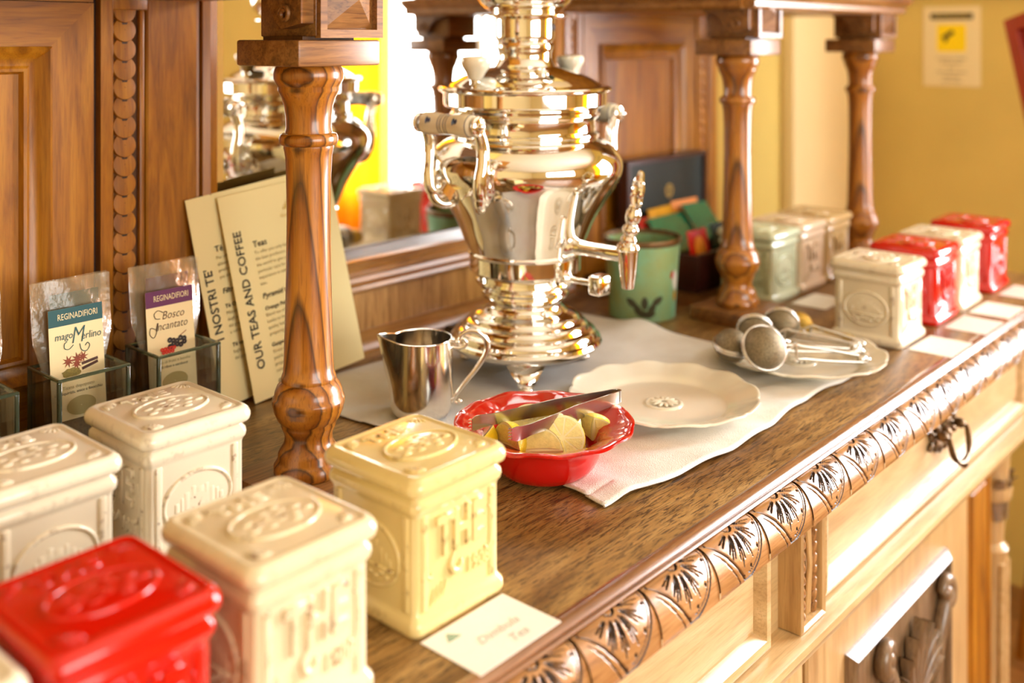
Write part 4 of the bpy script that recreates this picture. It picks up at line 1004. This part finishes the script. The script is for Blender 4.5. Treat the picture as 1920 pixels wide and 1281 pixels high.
infuser(1.292, .650, .0440, 1.338, .558, .0245, 'mesh infuser near the white canister with its ring turned right', .0225, face=(.9, .25, .2))
infuser(1.328, .640, .0390, 1.356, .580, .0240, 'small brass coloured infuser at the right end of the heap', .0170, 'gold', face=(.5, -.3, .6))

# ------------------------------------------------------------------ green painted pot
def pot():
    o = thing('painted_pot', 1.345, .912, 0); tag(o, 'worn green painted metal pot with flower decoration behind the samovar tap', 'pot')
    def rz_(z): return .0505+(.0590-.0505)*z/.123
    part('shell', MB().lathe([(0, .0505), (.002, .0515)]+[(z, rz_(z)) for z in (.004, .03, .06, .09, .116)]+[(.116, rz_(.116)-.0015), (.06, rz_(.06)-.0015), (.004, rz_(.004)-.0015), (.0035, .002)], 64, cap=False), M['pot'], o, smooth=40)
    part('bottom', MB().lathe([(.0002, .002), (.0002, .0502)], 40, cap=False), M['pot'], o)
    part('rim', MB().lathe([(.114, .0592), (.116, .0604), (.1215, .0608), (.1235, .0600), (.1232, .0580), (.116, .0572)], 64, cap=False), M['pot_rim'], o, smooth=50)
    def patch(name, a0, z0, aw, zh, rot, mat):
        def fn(u, v):
            x = (2*u-1)*aw*(math.sin(PI*(.06+.9*v))**.7); y = (v-.5)*zh
            xx = x*math.cos(rot)-y*math.sin(rot); yy = x*math.sin(rot)+y*math.cos(rot)
            z = z0+yy; r = rz_(z)+.0004; a = a0+xx/r; return (r*math.cos(a), r*math.sin(a), z)
        part(name, MB().grid(fn, 7, 9), M[mat], o, smooth=60)
    va = math.radians(-138.7)
    for k, (da, dz, rot) in enumerate(((-.42, .030, .9), (-.25, .020, .45), (-.05, .030, .0), (.16, .021, -.5), (.33, .033, -.95), (-.12, .014, 1.3), (.08, .013, -1.4))): patch('painted_leaf', va+da, dz, .0055, .020, rot, 'pot_flower')
    patch('painted_petal', va+1.02, .060, .0085, .032, .2, 'pot_white'); patch('painted_petal', va+.83, .070, .004, .013, -.2, 'foil_red'); patch('painted_petal', va+1.05, .036, .005, .018, .1, 'foil_yellow')
pot()
# black box behind the samovar
bo = thing('black_box', 1.105, 1.030, .0002, .0); tag(bo, 'small black box lying behind the foot of the samovar', 'box')
part('case', MB().rbox(-.055, .055, -.024, .024, 0, .018, .004), M['black'], bo); part('lid_seam', MB().rbox(-.0555, .0555, -.0245, .0245, .0115, .0125, .0004, 1), M['steel'], bo)
# ------------------------------------------------------------------ tea chest and sachets
cx0, cx1, cy0, cy1 = 1.508, 1.778, .912, 1.052
o = thing('tea_chest', (cx0+cx1)/2, (cy0+cy1)/2, 0); ORG[o] = ((cx0+cx1)/2, (cy0+cy1)/2, 0)
tag(o, 'dark mahogany tea chest standing open with a dark green lid lining', 'chest')
for nm, bx in (('bottom', (cx0, cx1, cy0, cy1, 0, .006)), ('side_wall', (cx0, cx0+.008, cy0, cy1, .006, .064)), ('side_wall', (cx1-.008, cx1, cy0, cy1, .006, .064)), ('front_wall', (cx0+.008, cx1-.008, cy0, cy0+.008, .006, .064)), ('rear_wall', (cx0+.008, cx1-.008, cy1-.008, cy1, .006, .064))):
    part(nm, MB().rbox(*bx, .0012), M['chest'], o)
lidf = part('lid', MB().frame(cx0, cx1, .066, .212, [(0, 1.073), (0, 1.054), (.002, 1.052), (.009, 1.052), (.010, 1.060)], 0, 0), M['chest'], o, smooth=20)
part('lining', MB().box(cx0+.0095, cx1-.0095, 1.0575, 1.0605, .0755, .2025), M['lining'], lidf, smooth=0)
eb = MB()
for k in range(10): eb.lathe([(0, .011-.0006), (.0002, .011), (.0002, .0122), (0, .0126)], 28, M4=T(1.650, 1.0573, .145) @ R(PI/2, 'X'), cap=False) if k == 0 else eb.ball((1.650+.006*math.cos(k*.7), 1.0572, .145+.006*math.sin(k*.7)), .0016, .0003, .0016, 6, 4)
part('gold_emblem', eb, M['gold'], lidf)
for hx in (cx0+.05, cx1-.05): part('hinge', MB().rbox(hx-.01, hx+.01, 1.050, 1.0545, .060, .071, .0008), M['gold'], o)
def sachet(x, y, z, mat, label, rz=0, rx=0, w_=.062, h_=.055, motif=None):
    s = thing('tea_sachet', x, y, z, rz, rx); tag(s, label, 'sachet', 'tea sachets in the open chest')
    part('envelope', MB().grid(lambda u, v: ((u-.5)*w_, -.0016*math.sin(PI*u)*math.sin(PI*v), v*h_), 9, 9).grid(lambda u, v: ((u-.5)*w_, .0016*math.sin(PI*u)*math.sin(PI*v), v*h_), 9, 9), M[mat], s, smooth=60)
    part('seal_strip', MB().box(-w_/2, w_/2, -.0004, .0004, h_, h_+.005), M[mat], s, smooth=0)
    if motif: part('printed_motif', MB().lathe([(0, .0005), (.0001, w_*.26)], 20, M4=T(0, -.0021, h_*.52) @ R(PI/2, 'X') @ S(1, 1.3, 1), cap=False), M[motif], s)
    return s
sachet(1.560, 1.020, .060, 'foil_red', 'red sachet lying at the back left of the open chest', .1, -.5, .075, .050)
sachet(1.610, 1.034, .070, 'foil_yellow', 'yellow sachet at the back of the open chest', .05, -.35, .09, .048)
sachet(1.690, 1.036, .074, 'foil_orange', 'orange sachet sticking up at the back right of the chest', -.05, -.30, .085, .048)
sachet(1.600, .985, .052, 'foil_green', 'green sachet lying across the middle of the chest', .0, -.75, .12, .070)
sachet(1.690, .985, .062, 'foil_green', 'green sachet leaning at the right of the chest near the middle column', -.1, -.70, .075, .070)
sachet(1.553, .928, .040, 'foil_red', 'red sachet with an orange motif at the front of the chest', .0, -.22, .062, .056, 'foil_orange')
sachet(1.632, .930, .040, 'foil_dark', 'dark green sachet at the front of the chest beside the red one', .0, -.22, .062, .058)

# ------------------------------------------------------------------ menu leaflets
def leaflet(x, y, lean, roll, label, title, heads, w_=.168, h_=.245, z=.0005, grey='ink_soft', yaw=0.0, tx0=.0175):
    o = thing('menu_leaflet', x, y, z); o.rotation_euler = (-lean, roll, yaw); tag(o, label, 'leaflet', 'menu leaflets leaning on the hutch')
    part('sheet', MB().grid(lambda u, v: (u*w_, .0012*math.sin(PI*u), v*h_), 12, 4), M['leaflet'], o, smooth=60)
    part('rear_sheet', MB().grid(lambda u, v: (u*w_, .0012*math.sin(PI*u)+.0011, v*h_), 12, 4), M['leaflet'], o, smooth=60)
    def put_t(txt, size, px, pz, mt, rot=0.0, off=0.0, shear=0.0, al='LEFT'):
        put('lettering', text_mesh(txt, size, M[mt], 0, off, shear, al), o, T(px, -.0006, pz) @ RX @ R(rot, 'Z'))
    put_t(title, .0152, tx0, .118, 'ink', PI/2, .0002, 0, 'CENTER')
    for txt, size, px, pz, mt, sh in heads: put_t(txt, size, px, pz, mt, 0, .0001 if mt == 'ink' else 0, sh)
    cb = MB()
    for k in range(5): cb.box(.094-.0026*k+.004, .108+.0026*k-.004, -.0007, -.0005, .224-.0028*k, .2262-.0028*k)
    part('printed_crest', cb, M['gold_ink'], o, smooth=0)
    put_t('Grand Hotel', .006, .082, .2055, 'gold_ink')
    return o
rows = [('Teas', .0105, .036, .180, 'ink', 0)]
def para(lines, z, x=.036, size=.0056, step=.0076): return [(t_, size, x, z-k*step, 'ink_soft', 0) for k, t_ in enumerate(lines)]
en = rows+para(['To offer you only high quality teas, we have', 'the best producers. Selected blends from all', 'the world to give you the finest infusions,', 'particular care for the most demanding', 'experience in selecting and making of the', 'teas.'], .170)
en += [('Pyramid tea Bags', .0090, .036, .117, 'ink', .2), ('Orange Pekoe tea', .0066, .036, .102, 'ink', .15)]+para(['Blend tea of the highest plateaus of Sri', 'Lanka to best its personality, a fine', 'quality leaf tea rich in colour and', 'preparing at the delicate aroma.'], .094)
en += [('Gunpowder green tea', .0066, .036, .058, 'ink', .15)]+para(['Green tea from China rolled in small', 'pearls, slightly smoky taste, full of', 'properties. The infusion has a yellow', 'colour and an original flavour.'], .050)
en += [('Green tea', .0066, .036, .015, 'ink', .15)]
it = [('Té', .0105, .026, .180, 'ink', 0)]+para(['Per offrirvi solo i migliori', 'abbiamo scelto per voi i', 'produttori del mondo', 'piu attenti'], .170)+[('Filtri', .0088, .036, .130, 'ink', .2), ('Té Orange', .0066, .036, .112, 'ink', .1)]+para(['Miscela di té', 'degli altipiani', 'dal gusto pieno', 'e colore ricco'], .104)+[('Té verde', .0066, .036, .066, 'ink', .1)]+para(['foglie arrotolate', 'dal gusto leggero'], .058)
leaflet(.680, 1.0425, .156, -.110, 'rear cream menu leaflet mostly hidden behind the English one', "I NOSTRI TE'", [(a_, b_, .026, d_, e_, f_) for a_, b_, c_, d_, e_, f_ in it], z=.0005, tx0=.0125)
leaflet(.714, 1.0285, .190, -.090, 'front cream menu leaflet headed OUR TEAS AND COFFEE, leaning behind the column', 'OUR TEAS AND COFFEE', en, z=.0005)

# ------------------------------------------------------------------ glass vases with tea packets
def vase(x0, y0, label, w_=.074, d_=.068, h_=.10):
    o = thing('glass_vase', x0+w_/2, y0+d_/2, .0002); tag(o, label, 'vase', 'square glass vases with tea packets')
    for nm, bx in (('glass_wall', (-w_/2, w_/2, -d_/2, -d_/2+.0035)), ('glass_wall', (-w_/2, w_/2, d_/2-.0035, d_/2)), ('glass_wall', (-w_/2, -w_/2+.0035, -d_/2+.0035, d_/2-.0035)), ('glass_wall', (w_/2-.0035, w_/2, -d_/2+.0035, d_/2-.0035))):
        part(nm, MB().box(*bx, .006, h_-.001), M['glass'], o, smooth=0)
    part('glass_base', MB().rbox(-w_/2, w_/2, -d_/2, d_/2, 0, .007, .0015), M['glass'], o)
    eb = MB().frame(-w_/2, w_/2, -d_/2, d_/2, [(0, 0), (0, .0022), (.0012, .0030), (.0028, .0030), (.0040, .0022), (.0040, 0)], M4=T(0, 0, h_-.0015) @ R(PI/2, 'X') @ S(1, 1, -1))
    part('rim', eb, M['glass_edge'], o, smooth=30)
    for sx in (-1, 1):
        for sy in (-1, 1): part('corner_edge', MB().rbox(sx*(w_/2-.0019)-.0021, sx*(w_/2-.0019)+.0021, sy*(d_/2-.0019)-.0021, sy*(d_/2-.0019)+.0021, .006, h_-.001, .0012), M['glass_edge'], o)
def packet(x, y, mat, label, name, pic, lean=.12, rz=0.0, w_=.088, h_=.178, lw=.064, lz=(.050, .158), printed=True, z=.0085):
    o = thing('tea_packet', x, y, z, rz, -lean); tag(o, label, 'packet', 'clear packets of loose tea')
    def sk(s): 
        return lambda u, v: ((u-.5)*(w_+.018*min(1, max(0, (v-.50)/.18))), s*(.0070*math.sin(PI*u)**.7*max(0, 1-v)**.55+.0006)+.0010*math.sin(9*u+7*v)*v, v*h_)
    part('pouch', MB().grid(sk(-1), 22, 22).grid(sk(1), 22, 22), M['film'], o, smooth=80)
    part('tea_leaves', MB().grid(lambda u, v: ((u-.5)*w_*.92, -.0058*math.sin(PI*u)**.6*(1-.3*v), .003+v*(.043+.004*math.sin(u*9))), 16, 8).grid(lambda u, v: ((u-.5)*w_*.92, .0058*math.sin(PI*u)**.6*(1-.3*v), .003+v*(.043+.004*math.sin(u*9))), 16, 8), M['tea'], o, smooth=60)
    yl = -.0078
    lc = part('label_sheet', MB().box(-lw/2, lw/2, yl-.0005, yl, lz[0], lz[1]), M['label'], o, smooth=0)
    hb = part('header_band', MB().box(-lw/2, lw/2, yl-.0007, yl-.0005, lz[1]-.017, lz[1]), M[mat], o, smooth=0)
    if not printed: return o
    def tx(txt, size, px, pz, mt, off=0.0, sh=0.0, sx=1.0): put('lettering', text_mesh(txt, size, M[mt], 0, off, sh, 'CENTER', sx), o, T(px, yl-.0009, pz) @ RX)
    tx('REGINADIFIORI', .0088, .002, lz[1]-.0085, 'label', 0, 0, .68)
    if pic == 'spice':
        tx('mago', .0100, -.0130, lz[1]-.0275, 'teal', 0, .15, .85); tx('M', .0235, .0005, lz[1]-.029, 'teal', -.0002, .3, .72); tx('erlino', .0105, .0150, lz[1]-.0305, 'teal', 0, .15, .85)
        sw = MB().tube([(-.0035, 0, -.010), (-.008, 0, -.0135), (-.0125, 0, -.012), (-.0125, 0, -.0075), (-.010, 0, -.006)], .0004, 5, M4=T(0, yl-.0008, lz[1]-.0275)); sw.tube([(.0030, 0, -.010), (.0045, 0, -.0165), (.0095, 0, -.0185), (.0130, 0, -.014), (.0110, 0, -.0105), (.0085, 0, -.0130)], .0004, 5, M4=T(0, yl-.0008, lz[1]-.0275))
        part('flourish', sw, M['teal'], o)
        for (px, pz, rr) in ((-.0095, lz[1]-.053, .0062), (.000, lz[1]-.052, .0068), (.0055, lz[1]-.051, .0060), (-.001, lz[1]-.057, .0058)):
            pts = [((rr if k % 2 == 0 else rr*.38)*math.cos(PI*k/8+.2), (rr if k % 2 == 0 else rr*.38)*math.sin(PI*k/8+.2)) for k in range(16)]
            part('star_anise_print', MB().poly(pts, .0002, M4=T(px, yl-.0006-.0001*(rr > .006), pz)), M['anise'], o, smooth=0)
        for k in range(2): part('cinnamon_print', MB().box(-.0085, .0085, -.0002, 0, -.0014, .0014, M4=T(.0125, yl-.0006, lz[1]-.0565-.0042*k) @ R(-.15-.1*k, 'Y')), M['stick'], o, smooth=0)
        pts = [(.0095*math.cos(2*PI*k/18)*(1+.12*math.sin(k*4.1)), .0048*math.sin(2*PI*k/18)*(1+.12*math.sin(k*3.3))) for k in range(18)]
        part('seed_heap_print', MB().poly(pts, .0002, M4=T(-.0065, yl-.0006, lz[1]-.0645)), M['fennel'], o, smooth=0)
        tx('Tisana dopopasto', .0046, 0, lz[1]-.0785, 'ink_soft'); tx('con liquirizia, anice e finocchio', .0042, 0, lz[1]-.0835, 'ink', 0, 0, .95)
    elif pic == 'berry':
        tx('Bosco', .0125, .0030, lz[1]-.0275, 'stick', -.0001, .3, .85); tx('Incantato', .0120, .0005, lz[1]-.0385, 'stick', -.0001, .3, .85)
        sw = MB().tube([(-.012, 0, 0), (-.017, 0, .002), (-.0185, 0, -.004), (-.0145, 0, -.0085), (-.0110, 0, -.004), (-.0085, 0, .006)], .0004, 5, M4=T(-.006, yl-.0008, lz[1]-.040)); sw.tube([(-.002, 0, .010), (-.008, 0, .013), (-.0125, 0, .010), (-.011, 0, .005), (-.006, 0, .004)], .0004, 5, M4=T(-.006, yl-.0008, lz[1]-.034))
        part('flourish', sw, M['stick'], o)
        for k in range(10): part('dark_berry_print', MB().lathe([(0, .0004), (.0002, .0030)], 10, M4=T(.002+.0042*(k % 5)-.008*0-.004, yl-.0006-.00004*k, lz[1]-.0545-.0045*(k//5)-.0012*(k % 3)) @ R(PI/2, 'X'), cap=False), M['berry_dark'], o)
        for k in range(9): part('red_berry_print', MB().lathe([(0, .0004), (.0002, .0022)], 10, M4=T(-.0115+.0035*(k % 5)+.0015*(k//5), yl-.0008-.00003*k, lz[1]-.0630-.0032*(k//5)) @ R(PI/2, 'X'), cap=False), M['berry_red'], o)
        part('stalk_print', MB().box(-.005, .005, -.0002, 0, -.0004, .0004, M4=T(.0135, yl-.0006, lz[1]-.0500) @ R(-.5, 'Y')), M['anise'], o, smooth=0)
        tx('Infuso di frutti e bacche', .0044, 0, lz[1]-.0765, 'ink_soft'); tx('di ribes e sambuco', .0044, .002, lz[1]-.0815, 'ink', 0, 0, .95)
    ov = MB().lathe([(0, .0006), (.0002, .0150)], 30, M4=T(.002, yl-.0006, lz[0]+.012) @ R(PI/2, 'X') @ S(1, .62, 1), cap=False)
    part('oval_print', ov, M['oval'], o)
    return o
V = ((.3465, .979), (.4580, .981), (.5600, .977))
vase(*V[0], 'square glass vase cut off by the left edge of the picture'); vase(*V[1], 'square glass vase of packets with teal headed labels'); vase(*V[2], 'square glass vase of packets with purple headed labels')
for (vx, vy), mat, pic, nm, lb in ((V[0], 'lime', None, '', 'lime headed'), (V[1], 'teal', 'spice', '', 'teal headed'), (V[2], 'purple', 'berry', '', 'purple headed')):
    cxv = vx+.037
    packet(cxv+.006, vy+.054, mat, 'clear tea packet half hidden behind the front %s one' % lb, nm, None, .07, .03, w_=.062, lw=.052, h_=.176, lz=(.050, .162), printed=False)
    packet(cxv+.000, vy+.036, mat, 'clear tea packet with a %s label at the front of its vase' % lb, nm, pic, .10, -.02, w_=.064, lw=.0555, lz=(.040, .150))

# ------------------------------------------------------------------ sign and the things by the far wall
o = bpy.data.objects.new('wall_sign', None); COL.objects.link(o); o.location = (X1R-.0002, .925, Z0+.409); o.rotation_euler = (0, 0, -PI/2); tag(o, 'pale notice with a yellow camera symbol fixed on the ochre wall', 'sign')
part('board', MB().rbox(-.073, .073, -.0018, 0, -.105, .105, .0008, 1), M['sign_white'], o)
part('title_band', MB().box(-.054, .054, -.0024, -.0018, .071, .087), M['ink'], o, smooth=0)
put('lettering', text_mesh('VIDEOSORVEGLIANZA', .0105, M['sign_olive'], 0, .0002, 0, 'CENTER', .84), o, T(0, -.0030, .079) @ RX)
b = MB(); b.rloft([(0, .037, .036, .005), (.0006, .037, .036, .005)], 4, M4=T(0, -.0018, .022) @ RX); part('symbol_field', b, M['sign_yellow'], o, smooth=0)
b = MB(); b.box(-.016, .016, -.0034, -.0026, -.0055, .0055, M4=T(-.008, 0, .030) @ R(-.6, 'Y')); b.box(-.003, .003, -.0034, -.0026, -.012, 0, M4=T(-.012, 0, .022) @ R(.3, 'Y')); part('camera_symbol', b, M['ink'], o, smooth=0)
for k, (tx_, sz) in enumerate((('La registrazione e effettuata', .0085), ('per fini di sicurezza', .0085), ('art. 13', .0075), ('Codice in materia di protezione', .0075), ('dei dati personali', .0075), ('area videosorvegliata', .0075))):
    put('lettering', text_mesh(tx_, sz, M['ink_soft'], 0, .0002, 0, 'CENTER', .8), o, T(0, -.0022, -.032-.0118*k) @ RX)
# red board propped on a wooden easel at the right edge
o = thing('display_easel', 2.346, .517, -Z0, -PI/2-.55); tag(o, 'red display board on a brown wooden easel by the right edge', 'easel')
bd = part('board', MB().rbox(-.25, -.06, -.012, .012, -.20, .30, .004), M['red_paint'], o, mat4=T(.13, 0, 1.20) @ R(-.28, 'Y'))
part('board_face', MB().frame(-.25, -.06, -.20, .30, [(0, -.012), (0, -.020), (.03, -.020), (.034, -.014)], 0, None), M['red_paint'], bd, smooth=0)
for sx in (-1, 1): part('leg', MB().tube([(.06+sx*.04, .03, 1.42), (.06+sx*.26, .04, .0)], .016, 10), M['oak_z'], o)
part('leg', MB().tube([(.06, .05, 1.40), (.06, .30, .0)], .016, 10), M['oak_z'], o); part('cross_bar', MB().rbox(-.12, .24, .012, .030, .86, .90, .004), M['oak_x'], o)
